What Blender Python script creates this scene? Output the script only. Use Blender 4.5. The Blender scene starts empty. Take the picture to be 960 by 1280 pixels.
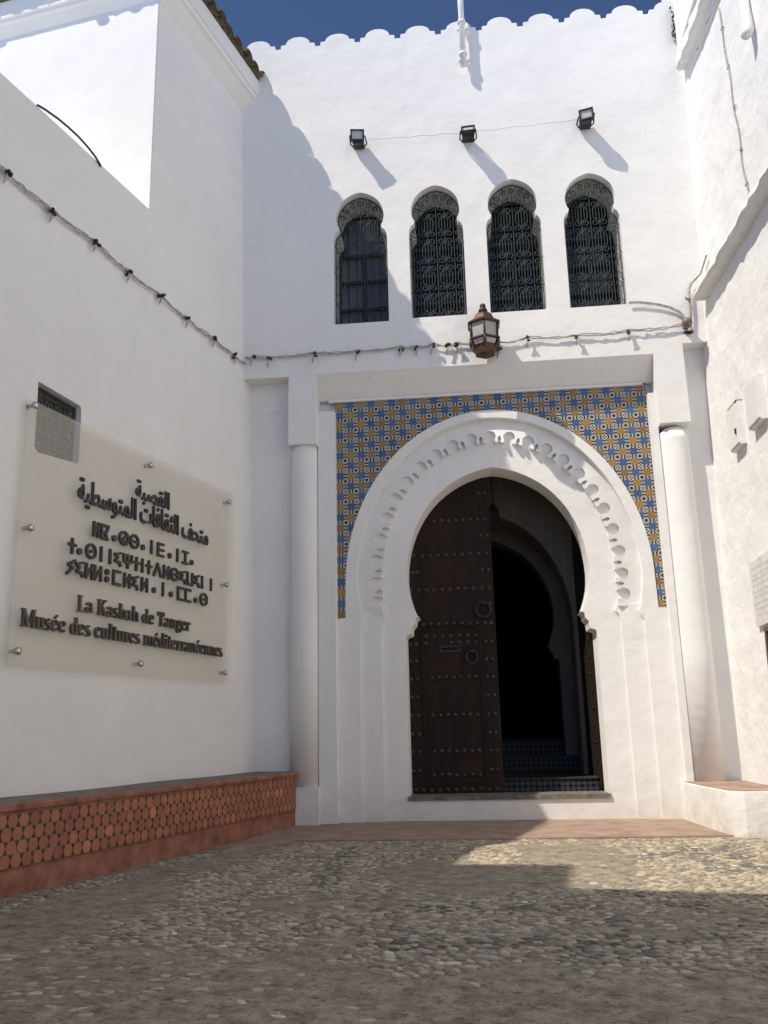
import bpy, math, random
import numpy as np
from mathutils import Vector, Matrix
from mathutils.geometry import delaunay_2d_cdt

random.seed(7)
rng = np.random.default_rng(11)
SC = bpy.context.scene
COL = SC.collection
R = math.radians

# ------------------------------------------------------------------ camera
cam_d = bpy.data.cameras.new('camera')
cam = bpy.data.objects.new('camera', cam_d)
COL.objects.link(cam)
cr = Vector((0.9944198, 0.10334328, -0.02119972))
cu_ = Vector((0.04549109, -0.23874982, 0.97001499))
cf = Vector((-0.0951831, 0.96556651, 0.24211874))
CAM = Vector((0, -8.6, 0.85))
cam.matrix_world = Matrix(((cr.x, cu_.x, -cf.x, CAM.x), (cr.y, cu_.y, -cf.y, CAM.y),
                           (cr.z, cu_.z, -cf.z, CAM.z), (0, 0, 0, 1)))
cam_d.sensor_fit = 'VERTICAL'
cam_d.sensor_height = 24.0
cam_d.lens = 24.0 * 1100 / 1280
cam_d.clip_start = 0.05
cam_d.clip_end = 500
SC.camera = cam

# ------------------------------------------------------------------ light
SUN = Vector((1.465, 1.0, -2.31)).normalized()          # direction the light travels
SUN_EL = math.asin(-SUN.z)
world = bpy.data.worlds.new('World')
SC.world = world
world.use_nodes = True
wn = world.node_tree
for nd in list(wn.nodes):
    wn.nodes.remove(nd)
w_out = wn.nodes.new('ShaderNodeOutputWorld')
w_bg = wn.nodes.new('ShaderNodeBackground')
sky = wn.nodes.new('ShaderNodeTexSky')
sky.sky_type = 'NISHITA'
sky.sun_disc = False
sky.sun_elevation = SUN_EL
sky.sun_rotation = math.atan2(-SUN.x, -SUN.y)
sky.altitude = 4000
sky.air_density = 0.36
sky.dust_density = 0.2
sky.ozone_density = 3.2
w_bg.inputs['Strength'].default_value = 0.15
wn.links.new(sky.outputs[0], w_bg.inputs['Color'])
wn.links.new(w_bg.outputs[0], w_out.inputs['Surface'])

sun_d = bpy.data.lights.new('sun', 'SUN')
sun_d.energy = 2.05
sun_d.angle = R(0.53)
sun_d.color = (1.0, 0.925, 0.81)
sun = bpy.data.objects.new('sun', sun_d)
COL.objects.link(sun)
sun.rotation_euler = SUN.to_track_quat('-Z', 'Y').to_euler()

SC.view_settings.view_transform = 'Standard'
SC.view_settings.look = 'None'
SC.view_settings.gamma = 1
SC.view_settings.exposure = 1.08
SC.view_settings.use_curve_mapping = False


# ------------------------------------------------------------------ shader helpers
class E:
    """tiny expression builder over Math nodes"""
    def __init__(self, nt, s):
        self.nt, self.s = nt, s

    def op(self, o, *a):
        n = self.nt.nodes.new('ShaderNodeMath')
        n.operation = o
        for i, x in enumerate((self,) + a):
            if isinstance(x, E):
                self.nt.links.new(x.s, n.inputs[i])
            else:
                n.inputs[i].default_value = x
        return E(self.nt, n.outputs[0])

    def __add__(self, o): return self.op('ADD', o)
    def __sub__(self, o): return self.op('SUBTRACT', o)
    def __mul__(self, o): return self.op('MULTIPLY', o)
    def __truediv__(self, o): return self.op('DIVIDE', o)
    def fl(self): return self.op('FLOOR')
    def fr(self): return self.op('FRACT')
    def ab(self): return self.op('ABSOLUTE')
    def gt(self, o): return self.op('GREATER_THAN', o)
    def lt(self, o): return self.op('LESS_THAN', o)
    def mx(self, o): return self.op('MAXIMUM', o)
    def mn(self, o): return self.op('MINIMUM', o)
    def md(self, o): return self.op('FLOORED_MODULO', o)
    def cl(self):
        r_ = self.op('ADD', 0.0)
        r_.s.node.use_clamp = True
        return r_


def new_mat(name):
    m = bpy.data.materials.new(name)
    m.use_nodes = True
    nt = m.node_tree
    return m, nt, nt.nodes['Principled BSDF']


def node(nt, kind, **kw):
    n = nt.nodes.new(kind)
    for k, v in kw.items():
        if k in n.inputs:
            n.inputs[k].default_value = v
        else:
            setattr(n, k, v)
    return n


def ramp(nt, fac, stops):
    r_ = nt.nodes.new('ShaderNodeValToRGB')
    el = r_.color_ramp.elements
    while len(el) < len(stops):
        el.new(0.5)
    for e, (p, c) in zip(el, stops):
        e.position = p
        e.color = (c, c, c, 1) if not hasattr(c, '__len__') else tuple(c) + (1,)
    nt.links.new(fac, r_.inputs['Fac'])
    return r_.outputs['Color']


def mix(nt, fac, a, b, blend='MIX'):
    n = nt.nodes.new('ShaderNodeMix')
    n.data_type = 'RGBA'
    n.blend_type = blend
    for key, v in ((0, fac), (6, a), (7, b)):
        if hasattr(v, 'is_linked') or hasattr(v, 'node'):
            nt.links.new(v, n.inputs[key])
        elif key == 0:
            n.inputs[0].default_value = v
        else:
            n.inputs[key].default_value = tuple(v) + (1,)
    return n.outputs[2]


def noise(nt, scale, detail=4, rough=0.55, vec=None, dist=0.0):
    n = node(nt, 'ShaderNodeTexNoise', Scale=scale, Detail=detail, Roughness=rough, Distortion=dist)
    if vec is None:
        vec = nt.nodes.new('ShaderNodeTexCoord').outputs['Object']
    nt.links.new(vec, n.inputs['Vector'])
    return n.outputs['Fac']


def bump(nt, bsdf, heights, use_bevel=0.0):
    prev = None
    if use_bevel:
        bv = node(nt, 'ShaderNodeBevel', samples=4, Radius=use_bevel)
        prev = bv.outputs[0]
    for h, st, dist in heights:
        b = node(nt, 'ShaderNodeBump', Strength=st, Distance=dist)
        nt.links.new(h, b.inputs['Height'])
        if prev:
            nt.links.new(prev, b.inputs['Normal'])
        prev = b.outputs[0]
    nt.links.new(prev, bsdf.inputs['Normal'])


def plaster(name, base, lump, dirt=0.3, bev=0.005, tint=(0.62, 0.56, 0.46)):
    m, nt, p = new_mat(name)
    geo = nt.nodes.new('ShaderNodeTexCoord').outputs['Object']
    sep = nt.nodes.new('ShaderNodeSeparateXYZ')
    nt.links.new(geo, sep.inputs[0])
    z = E(nt, sep.outputs['Z'])
    n1 = noise(nt, 0.9, 5, 0.6, geo)
    n2 = noise(nt, 7.0, 6, 0.65, geo)
    n3 = noise(nt, 55.0, 3, 0.6, geo)
    c = mix(nt, ramp(nt, n1, [(0.35, 0.0), (0.75, 1.0)]), base, tuple(x * 0.945 for x in base))
    pt = ramp(nt, noise(nt, 1.7, 7, 0.62, geo, 0.8), [(0.50, 0.0), (0.525, 1.0)])
    c = mix(nt, (E(nt, pt) * 0.35).s, c, tuple(x * 0.93 for x in base))
    # splash dirt along the foot of the walls, uneven
    foot = (E(nt, n2) * 1.1 - (z * 1.5 + 0.08)).cl()
    c = mix(nt, (foot * dirt * 3.0).cl().s, c, tint)
    # small pits, flecks and scuffs
    fl = ramp(nt, noise(nt, 16.0, 2, 0.5, geo), [(0.745, 0.0), (0.775, 1.0)])
    c = mix(nt, (E(nt, fl) * dirt).s, c, (0.34, 0.31, 0.27))
    # faint run marks, stretched down the wall
    mp = node(nt, 'ShaderNodeMapping')
    mp.inputs['Scale'].default_value = (5.0, 5.0, 0.35)
    nt.links.new(geo, mp.inputs['Vector'])
    st = ramp(nt, noise(nt, 1.6, 5, 0.6, mp.outputs[0]), [(0.60, 0.0), (0.85, 1.0)])
    c = mix(nt, (E(nt, st) * (dirt * 0.55)).s, c, (0.55, 0.51, 0.44))
    nt.links.new(c, p.inputs['Base Color'])
    p.inputs['Roughness'].default_value = 0.85
    p.inputs['Specular IOR Level'].default_value = 0.2
    bump(nt, p, [(noise(nt, 2.6, 3, 0.5, geo), 0.55 * lump, 0.06), (n2, 0.35 * lump, 0.025), (n3, 0.22 * lump, 0.006)], bev)
    return m


M = {}
M['white'] = plaster('white_plaster', (0.875, 0.858, 0.825), 0.55)
M['left_white'] = plaster('left_plaster', (0.885, 0.868, 0.838), 0.35, 0.22)
M['rough_white'] = plaster('rough_plaster', (0.87, 0.86, 0.835), 1.15, 0.4, 0.015)
M['inside'] = plaster('inside_plaster', (0.14, 0.13, 0.115), 0.6, 0.5)  # low base colour carries the shade of the vestibule


def simple(name, col, rough=0.6, metal=0.0, var=0.15, nscale=9.0, bmp=0.0, spec=0.4):
    m, nt, p = new_mat(name)
    n1 = noise(nt, nscale, 5, 0.6)
    c = mix(nt, ramp(nt, n1, [(0.3, 0.0), (0.7, 1.0)]), tuple(x * (1 - var) for x in col), tuple(min(1, x * (1 + var)) for x in col))
    nt.links.new(c, p.inputs['Base Color'])
    p.inputs['Roughness'].default_value = rough
    p.inputs['Metallic'].default_value = metal
    p.inputs['Specular IOR Level'].default_value = spec
    if bmp:
        bump(nt, p, [(noise(nt, nscale * 4, 4, 0.6), bmp, 0.01)])
    return m


M['stud'] = simple('stud_iron', (0.075, 0.066, 0.06), 0.35, 0.4, 0.5, 40)
M['iron'] = simple('grille_iron', (0.045, 0.06, 0.056), 0.45, 0.0, 0.4, 20)
M['black'] = simple('black_metal', (0.018, 0.018, 0.019), 0.45, 0.0, 0.3)
M['lamp_glass'] = simple('lamp_glass', (0.55, 0.54, 0.48), 0.15, 0.0, 0.05)
M['cable'] = simple('cable_grey', (0.42, 0.40, 0.37), 0.7, 0, 0.35, 30)
M['white_paint'] = simple('white_paint', (0.82, 0.80, 0.77), 0.5, 0, 0.08, 20, 0.2)
M['copper'] = simple('copper', (0.085, 0.043, 0.03), 0.45, 0.35, 0.35, 25, 0.2)
M['frost'] = simple('lantern_glass', (0.42, 0.42, 0.41), 0.2, 0, 0.12, 12)
M['steel'] = simple('steel', (0.55, 0.54, 0.52), 0.22, 1.0, 0.05)
M['letters'] = simple('sign_letters', (0.055, 0.053, 0.05), 0.5, 0, 0.2, 30)
M['french_letters'] = simple('french_letters', (0.10, 0.088, 0.072), 0.42, 0.2, 0.45, 9)
M['frame_dark'] = simple('window_frame_dark', (0.02, 0.024, 0.028), 0.5)
M['sill'] = simple('sill_stone', (0.17, 0.155, 0.13), 0.8, 0, 0.5, 14, 0.6)
M['marble'] = simple('marble_plaque', (0.70, 0.68, 0.65), 0.5, 0, 0.16, 10, 0.2)
M['brown'] = simple('brown_panel', (0.10, 0.05, 0.04), 0.5)
M['terracotta'] = simple('terracotta', (0.345, 0.25, 0.195), 0.9, 0, 0.25, 4, 0.5, 0.2)
M['bench_red'] = simple('bench_red', (0.30, 0.135, 0.093), 0.9, 0, 0.42, 7, 0.6, 0.2)
M['bench_top'] = simple('bench_top', (0.24, 0.19, 0.16), 0.95, 0, 0.35, 8, 0.6, 0.2)
M['grout'] = simple('grout', (0.27, 0.19, 0.145), 0.95, 0, 0.3, 12)
M['clay_roof'] = simple('roof_clay', (0.15, 0.125, 0.085), 0.95, 0, 0.5, 14, 0.8, 0.1)
M['weed'] = simple('weed_leaf', (0.07, 0.08, 0.035), 0.9, 0, 0.4)
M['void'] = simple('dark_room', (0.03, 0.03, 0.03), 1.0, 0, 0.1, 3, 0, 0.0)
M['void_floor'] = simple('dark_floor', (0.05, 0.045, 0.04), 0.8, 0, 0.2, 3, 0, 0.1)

# bench hexagons: each tile carries its own tint
m, nt, p = new_mat('bench_hexagon')
at = node(nt, 'ShaderNodeAttribute', attribute_name='tint')
n1 = noise(nt, 22, 4)
c = mix(nt, ramp(nt, n1, [(0.35, 0.0), (0.72, 0.6)]), (0.40, 0.142, 0.075), (0.29, 0.10, 0.056))
c = mix(nt, 1.0, c, at.outputs['Color'], 'MULTIPLY')
c = mix(nt, ramp(nt, noise(nt, 4.2, 5, 0.7), [(0.62, 0.0), (0.74, 0.55)]), c, (0.36, 0.27, 0.21))
nt.links.new(c, p.inputs['Base Color'])
p.inputs['Roughness'].default_value = 0.62
bump(nt, p, [(n1, 0.3, 0.004)])
M['hexagon'] = m
M['hex_green'] = simple('bench_green_triangle', (0.028, 0.045, 0.034), 0.4, 0, 0.6, 11)

# door wood
m, nt, p = new_mat('door_wood')
tc = nt.nodes.new('ShaderNodeTexCoord').outputs['Object']
mp = node(nt, 'ShaderNodeMapping')
mp.inputs['Scale'].default_value = (26, 26, 1.2)
nt.links.new(tc, mp.inputs['Vector'])
g = noise(nt, 1.0, 6, 0.65, mp.outputs[0])
c = mix(nt, ramp(nt, g, [(0.3, 0.0), (0.75, 1.0)]), (0.011, 0.0085, 0.0068), (0.028, 0.0185, 0.0135))
c = mix(nt, ramp(nt, noise(nt, 1.4, 4), [(0.45, 0.0), (0.75, 0.6)]), c, (0.036, 0.019, 0.013))
nt.links.new(c, p.inputs['Base Color'])
p.inputs['Roughness'].default_value = 0.72
p.inputs['Specular IOR Level'].default_value = 0.2
sxd = nt.nodes.new('ShaderNodeSeparateXYZ')
nt.links.new(tc, sxd.inputs[0])
jo_ = (E(nt, sxd.outputs['X']) / 0.152 + 0.31).fr()
seam = (jo_ - 0.5).ab().lt(0.482)
bump(nt, p, [(seam.s, 0.8, 0.004), (g, 0.6, 0.005)])
M['door'] = m

# panes of the upper windows
m, nt, p = new_mat('window_pane')
p.inputs['Base Color'].default_value = (0.012, 0.016, 0.022, 1)
p.inputs['Roughness'].default_value = 0.12
p.inputs['Specular IOR Level'].default_value = 0.35
M['pane'] = m
m, nt, p = new_mat('curtain_cloth')
tc = nt.nodes.new('ShaderNodeTexCoord').outputs['Object']
mp = node(nt, 'ShaderNodeMapping')
mp.inputs['Scale'].default_value = (22, 22, 0.6)
nt.links.new(tc, mp.inputs['Vector'])
c = mix(nt, noise(nt, 1.0, 3, 0.5, mp.outputs[0]), (0.10, 0.12, 0.155), (0.18, 0.205, 0.25))
nt.links.new(c, p.inputs['Base Color'])
p.inputs['Roughness'].default_value = 0.4
M['curtain'] = m

# acrylic sheet of the sign
m, nt, p = new_mat('acrylic_sheet')
out = nt.nodes['Material Output']
c = mix(nt, ramp(nt, noise(nt, 1.1, 4, 0.6, None, 1.0), [(0.35, 0.0), (0.75, 1.0)]), (0.90, 0.87, 0.80), (0.84, 0.805, 0.735))
nt.links.new(c, p.inputs['Base Color'])
p.inputs['Roughness'].default_value = 0.22
p.inputs['Specular IOR Level'].default_value = 0.45
tr = nt.nodes.new('ShaderNodeBsdfTransparent')
tr.inputs[0].default_value = (0.985, 0.98, 0.955, 1)
mx_ = nt.nodes.new('ShaderNodeMixShader')
mx_.inputs[0].default_value = 0.20
nt.links.new(tr.outputs[0], mx_.inputs[1])
nt.links.new(p.outputs[0], mx_.inputs[2])
nt.links.new(mx_.outputs[0], out.inputs['Surface'])
M['acrylic'] = m

# zellige panel around the arch
m, nt, p = new_mat('zellige_tiles')
sx = nt.nodes.new('ShaderNodeSeparateXYZ')
tc = nt.nodes.new('ShaderNodeTexCoord').outputs['Object']
wob = nt.nodes.new('ShaderNodeTexNoise')
wob.inputs['Scale'].default_value = 7.0
nt.links.new(tc, wob.inputs['Vector'])
wv = nt.nodes.new('ShaderNodeVectorMath')
wv.operation = 'MULTIPLY_ADD'
nt.links.new(wob.outputs['Color'], wv.inputs[0])
wv.inputs[1].default_value = (0.016, 0.0, 0.016)
nt.links.new(tc, wv.inputs[2])
nt.links.new(wv.outputs[0], sx.inputs[0])
PT = 0.1125
X = (E(nt, sx.outputs['X']) + 1.372) / PT
Z = (E(nt, sx.outputs['Z']) - 0.045) / PT
fx, fz = X.fr() - 0.5, Z.fr() - 0.5
ax, az = fx.ab(), fz.ab()
par = (X.fl() + Z.fl()).md(2.0)
inx, inz = ax.lt(0.315), az.lt(0.315)
square = inx * inz
stripe_v = ((az * 4.4 + ax * 2.0 + 0.2).fr()).gt(0.34)       # chevrons in the upright bands
stripe_h = ((ax * 4.4 + az * 2.0 + 0.2).fr()).gt(0.34)
band = (E(nt, inz.s) * stripe_v + E(nt, inx.s) * stripe_h)
dx, dz = (ax - 0.5).ab(), (az - 0.5).ab()
corner = (inx + inz).lt(0.5)
npar = ((X + 0.5).fl() + (Z + 0.5).fl()).md(2.0)
dot = (dx.mx(dz) + (dx + dz) * 0.35).lt(0.20)
star = (dx.mn(dz)).lt(0.055) * (dx.mx(dz)).gt(0.06)
cblack = corner * (dot * npar + star * (E(nt, npar.s) * -1.0 + 1.0))
black = (band * (E(nt, square.s) * -1.0 + 1.0) * (E(nt, corner.s) * -1.0 + 1.0) + cblack).cl()
wn_ = nt.nodes.new('ShaderNodeTexWhiteNoise')
wn_.noise_dimensions = '2D'
cv = nt.nodes.new('ShaderNodeCombineXYZ')
nt.links.new(X.fl().s, cv.inputs[0])
nt.links.new(Z.fl().s, cv.inputs[1])
nt.links.new(cv.outputs[0], wn_.inputs['Vector'])
blue = mix(nt, wn_.outputs['Value'], (0.042, 0.088, 0.215), (0.075, 0.14, 0.29))
ochre = mix(nt, wn_.outputs['Value'], (0.25, 0.135, 0.04), (0.38, 0.225, 0.068))
sq = mix(nt, par.s, blue, ochre)
bw = mix(nt, black.s, (0.56, 0.53, 0.46), (0.014, 0.014, 0.018))
c = mix(nt, square.s, bw, sq)
c = mix(nt, ramp(nt, noise(nt, 24, 4, 0.7), [(0.62, 0.0), (0.74, 0.5)]), c, (0.45, 0.38, 0.28))
nt.links.new(c, p.inputs['Base Color'])
p.inputs['Roughness'].default_value = 0.35
hgt = E(nt, square.s) * E(nt, wn_.outputs['Value']) + E(nt, square.s)
bump(nt, p, [(hgt.s, 0.25, 0.003), (noise(nt, 40, 3), 0.25, 0.004)])
M['zellige'] = m

# small checker tiling of the vestibule steps
m, nt, p = new_mat('checker_tiles')
sx = nt.nodes.new('ShaderNodeSeparateXYZ')
nt.links.new(nt.nodes.new('ShaderNodeTexCoord').outputs['Object'], sx.inputs[0])
X = E(nt, sx.outputs['X']) / 0.028
Z = (E(nt, sx.outputs['Z']) + E(nt, sx.outputs['Y'])) / 0.028
a_, b_ = X + Z, X - Z
ck = (a_.op('MULTIPLY', 0.5).fl() + b_.op('MULTIPLY', 0.5).fl()).md(2.0)
ck2 = (a_.op('MULTIPLY', 0.5).fl()).md(2.0)
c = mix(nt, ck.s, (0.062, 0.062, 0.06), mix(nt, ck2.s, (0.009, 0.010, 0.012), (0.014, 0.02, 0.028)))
nt.links.new(c, p.inputs['Base Color'])
p.inputs['Roughness'].default_value = 0.6
p.inputs['Specular IOR Level'].default_value = 0.15
M['checker'] = m

# courtyard ground: trodden mortar
m, nt, p = new_mat('ground_mortar')
geo = nt.nodes.new('ShaderNodeTexCoord').outputs['Object']
n1 = noise(nt, 0.8, 6, 0.6, geo, 0.6)
n2 = noise(nt, 9.0, 6, 0.7, geo)
n3 = noise(nt, 70.0, 3, 0.6, geo)
c = mix(nt, ramp(nt, n1, [(0.3, 0.0), (0.7, 1.0)]), (0.38, 0.325, 0.245), (0.48, 0.412, 0.312))
c = mix(nt, ramp(nt, n2, [(0.34, 0.8), (0.60, 0.0)]), c, (0.17, 0.14, 0.103))
c = mix(nt, ramp(nt, noise(nt, 26.0, 5, 0.75, geo), [(0.32, 0.9), (0.48, 0.0), (0.60, 0.0), (0.78, 0.0)]), c, (0.085, 0.072, 0.056))
c = mix(nt, ramp(nt, noise(nt, 31.0, 4, 0.7, geo), [(0.58, 0.0), (0.72, 0.55)]), c, (0.50, 0.43, 0.32))
c = mix(nt, ramp(nt, n3, [(0.25, 0.7), (0.42, 0.0)]), c, (0.09, 0.08, 0.065))
c = mix(nt, ramp(nt, noise(nt, 2.3, 5, 0.7, geo, 1.5), [(0.61, 0.0), (0.69, 0.75)]), c, (0.11, 0.09, 0.068))
nt.links.new(c, p.inputs['Base Color'])
p.inputs['Roughness'].default_value = 0.9
p.inputs['Specular IOR Level'].default_value = 0.25
bump(nt, p, [(n1, 0.5, 0.05), (n2, 0.9, 0.03), (noise(nt, 26.0, 5, 0.75, geo), 0.8, 0.014), (n3, 0.6, 0.006)])
M['ground'] = m

m, nt, p = new_mat('cobble_stone')
at = node(nt, 'ShaderNodeAttribute', attribute_name='tint')
n2 = noise(nt, 60, 4, 0.7)
c = mix(nt, ramp(nt, n2, [(0.3, 0.0), (0.7, 1.0)]), (0.75, 0.75, 0.75), (1.12, 1.10, 1.06))
c = mix(nt, 1.0, c, at.outputs['Color'], 'MULTIPLY')
nt.links.new(c, p.inputs['Base Color'])
p.inputs['Roughness'].default_value = 0.7
p.inputs['Specular IOR Level'].default_value = 0.3
bump(nt, p, [(n2, 0.3, 0.004)])
M['stone'] = m


# ------------------------------------------------------------------ object helpers
def frame(o, u, v, w):
    o, u, v, w = Vector(o), Vector(u), Vector(v), Vector(w)
    return lambda a, b, c=0.0: o + u * a + v * b + w * c


FAC = frame((0, 0, 0), (1, 0, 0), (0, 0, 1), (0, -1, 0))            # facade: x, z, outwards
LA = 0.2424161904610553
Lm = Vector((math.sin(LA), math.cos(LA), 0))
Ln = Vector((math.cos(LA), -math.sin(LA), 0))
LV = (Vector((0, 0, 1)) - Ln * 0.021).normalized()
LEFT = frame((-2.232, 0, 0), Lm, LV, Lm.cross(LV))                   # left wall: along, up, outwards
RV = Vector((0.0245, 0, 1)).normalized()
RIGHT = frame((2.392, 0, 0), (0, -1, 0), RV, Vector((0, -1, 0)).cross(RV))
BEN = frame((-2.243, 0, 0), Lm, (0, 0, 1), Ln)                        # bench: plumb


class MB:
    def __init__(self):
        self.v, self.f, self.mi, self.sm = [], [], [], []

    def add(self, vs, fs, mi=0, smooth=False):
        b = len(self.v)
        self.v += [tuple(x) for x in vs]
        for f in fs:
            self.f.append([b + i for i in f])
            self.mi.append(mi)
            self.sm.append(smooth)
        return self

    def box(self, F, a0, a1, b0, b1, c0, c1, mi=0):
        vs = [F(a, b, c) for c in (c0, c1) for b in (b0, b1) for a in (a0, a1)]
        self.add(vs, [(0, 2, 3, 1), (4, 5, 7, 6), (0, 1, 5, 4), (2, 6, 7, 3), (0, 4, 6, 2), (1, 3, 7, 5)], mi)
        return self

    def hexa(self, vs, mi=0):
        self.add(vs, [(0, 2, 3, 1), (4, 5, 7, 6), (0, 1, 5, 4), (2, 6, 7, 3), (0, 4, 6, 2), (1, 3, 7, 5)], mi)
        return self

    def tube(self, pts, r, n=6, mi=0, closed=False, smooth=True):
        pts = [Vector(q) for q in pts]
        rad = r if hasattr(r, '__len__') else [r] * len(pts)
        vs, fs = [], []
        up = None
        N = len(pts)
        for i, q in enumerate(pts):
            if closed:
                t = pts[(i + 1) % N] - pts[i - 1]
            else:
                t = pts[min(i + 1, N - 1)] - pts[max(i - 1, 0)]
            if t.length < 1e-9:
                t = Vector((0, 0, 1))
            t.normalize()
            if up is None:
                up = t.orthogonal().normalized()
            up = (up - t * up.dot(t))
            if up.length < 1e-6:
                up = t.orthogonal()
            up.normalize()
            s = t.cross(up)
            for k in range(n):
                a = 2 * math.pi * k / n
                vs.append(q + (up * math.cos(a) + s * math.sin(a)) * rad[i])
        for i in range(N if closed else N - 1):
            j = (i + 1) % N
            for k in range(n):
                k2 = (k + 1) % n
                fs.append((i * n + k, i * n + k2, j * n + k2, j * n + k))
        if not closed:
            fs.append(tuple(range(n))[::-1])
            fs.append(tuple((N - 1) * n + k for k in range(n)))
        self.add(vs, fs, mi, smooth)
        return self

    def lathe(self, c, axis, prof, n=12, mi=0, smooth=True, a0=0.0, ref=None):
        """prof: (radius, distance along axis)"""
        c, axis = Vector(c), Vector(axis).normalized()
        e1 = Vector(ref) if ref else axis.orthogonal().normalized()
        e2 = axis.cross(e1)
        vs, fs = [], []
        for (r_, h) in prof:
            for k in range(n):
                a = a0 + 2 * math.pi * k / n
                vs.append(c + axis * h + (e1 * math.cos(a) + e2 * math.sin(a)) * r_)
        for i in range(len(prof) - 1):
            for k in range(n):
                k2 = (k + 1) % n
                fs.append((i * n + k, i * n + k2, (i + 1) * n + k2, (i + 1) * n + k))
        fs.append(tuple(range(n))[::-1])
        fs.append(tuple((len(prof) - 1) * n + k for k in range(n)))
        self.add(vs, fs, mi, smooth)
        return self

    def prism(self, F, loops, w0, w1, mi=0, wf=None):
        """plate between depths w0 (back) and w1 (front); loops even-odd; wf(a,b) gives a front depth per point"""
        pts, edges, lens = [], [], []
        for lp in loops:
            b = len(pts)
            pts += [Vector((q[0], q[1])) for q in lp]
            edges += [(b + i, b + (i + 1) % len(lp)) for i in range(len(lp))]
            lens.append(len(lp))
        ov, oe, of, *_ = delaunay_2d_cdt(pts, edges, [], 0, 1e-6)

        def inside(x, y):
            odd = False
            for lp in loops:
                j = len(lp) - 1
                for i in range(len(lp)):
                    xi, yi, xj, yj = lp[i][0], lp[i][1], lp[j][0], lp[j][1]
                    if (yi > y) != (yj > y) and x < (xj - xi) * (y - yi) / (yj - yi) + xi:
                        odd = not odd
                    j = i
            return odd
        tri = []
        for f in of:
            x = sum(ov[i].x for i in f) / len(f)
            y = sum(ov[i].y for i in f) / len(f)
            if inside(x, y):
                a, b, c = [ov[i] for i in f[:3]]
                if (b - a).cross(c - a) < 0:
                    f = f[::-1]
                tri.append(tuple(f))
        n = len(ov)
        wf = wf or (lambda a, b: w1)
        self.add([F(q.x, q.y, wf(q.x, q.y)) for q in ov], tri, mi)
        self.add([F(q.x, q.y, w0) for q in ov], [t[::-1] for t in tri], mi)
        for li, lp in enumerate(loops):
            area = sum(lp[i][0] * lp[(i + 1) % len(lp)][1] - lp[(i + 1) % len(lp)][0] * lp[i][1] for i in range(len(lp)))
            depth = 0
            x, y = lp[0][0], lp[0][1]
            for lj, l2 in enumerate(loops):
                if lj == li:
                    continue
                odd = False
                j = len(l2) - 1
                for i in range(len(l2)):
                    xi, yi, xj, yj = l2[i][0], l2[i][1], l2[j][0], l2[j][1]
                    if (yi > y) != (yj > y) and x < (xj - xi) * (y - yi) / (yj - yi) + xi:
                        odd = not odd
                    j = i
                depth += odd
            ccw = (area > 0) == (depth % 2 == 0)
            q = lp if ccw else lp[::-1]
            k = len(q)
            vs = [F(a[0], a[1], wf(a[0], a[1])) for a in q] + [F(a[0], a[1], w0) for a in q]
            self.add(vs, [(i, k + i, k + (i + 1) % k, (i + 1) % k) for i in range(k)], mi)
        return self

    def build(self, name, mats, parent=None, tint=None):
        me = bpy.data.meshes.new(name)
        me.from_pydata(self.v, [], self.f)
        if not isinstance(mats, (list, tuple)):
            mats = [mats]
        for mm in mats:
            me.materials.append(mm)
        me.polygons.foreach_set('material_index', self.mi)
        me.polygons.foreach_set('use_smooth', self.sm)
        if tint is not None:
            ca = me.color_attributes.new('tint', 'FLOAT_COLOR', 'POINT')
            ca.data.foreach_set('color', np.asarray(tint, dtype=np.float32).ravel())
        me.update()
        o = bpy.data.objects.new(name, me)
        COL.objects.link(o)
        if parent:
            attach(o, parent)
        return o


WORLD = frame((0, 0, 0), (1, 0, 0), (0, 1, 0), (0, 0, 1))


def world_of(o):
    m_ = Matrix.Translation(o.location)
    return m_ if o.parent is None else world_of(o.parent) @ o.matrix_parent_inverse @ m_


def attach(o, parent):
    o.parent = parent
    o.matrix_parent_inverse = world_of(parent).inverted()


def tag(o, label, cat, group=None):
    o['label'] = label
    o['category'] = cat
    if group:
        o['group'] = group
    return o


def thing(name, label, cat, loc=(0, 0, 0), group=None):
    o = bpy.data.objects.new(name, None)
    o.empty_display_size = 0.2
    COL.objects.link(o)
    o.location = loc
    return tag(o, label, cat, group)


def copy_tree(o, parent=None, top=True, shift=(0, 0, 0)):
    c = o.copy()
    COL.objects.link(c)
    if parent is not None:
        c.parent = parent
        c.matrix_parent_inverse = o.matrix_parent_inverse.copy()
    if top:
        c.location = Vector(o.location) + Vector(shift)
    for ch in list(o.children):
        copy_tree(ch, c, False)
    return c


def structure(o):
    o['kind'] = 'structure'
    return o


# ------------------------------------------------------------------ ground
g = MB()
xs = list(np.linspace(-60, -4, 8)) + list(np.linspace(-3.6, 3.6, 73)) + list(np.linspace(4, 60, 8))
ys = list(np.linspace(-60, -10, 6)) + list(np.linspace(-9, 0.6, 97)) + list(np.linspace(1, 60, 6))


def gz(x, y):
    k = max(0.0, min(1.0, (-1.2 - y) / 0.6))
    return k * (0.012 * math.sin(1.7 * x + 0.9 * y) * math.sin(1.3 * y - 0.6 * x) + 0.006 * math.sin(4.1 * x + 2.2) * math.sin(3.7 * y))


gv = [(x, y, gz(x, y)) for y in ys for x in xs]
nx = len(xs)
gf = [(j * nx + i, j * nx + i + 1, (j + 1) * nx + i + 1, (j + 1) * nx + i) for j in range(len(ys) - 1) for i in range(nx - 1)]
g.add(gv, gf, 0, True)
ground = structure(g.build('courtyard_ground', M['ground']))
ground['label'] = 'grey brown trodden mortar ground of the courtyard'

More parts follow.
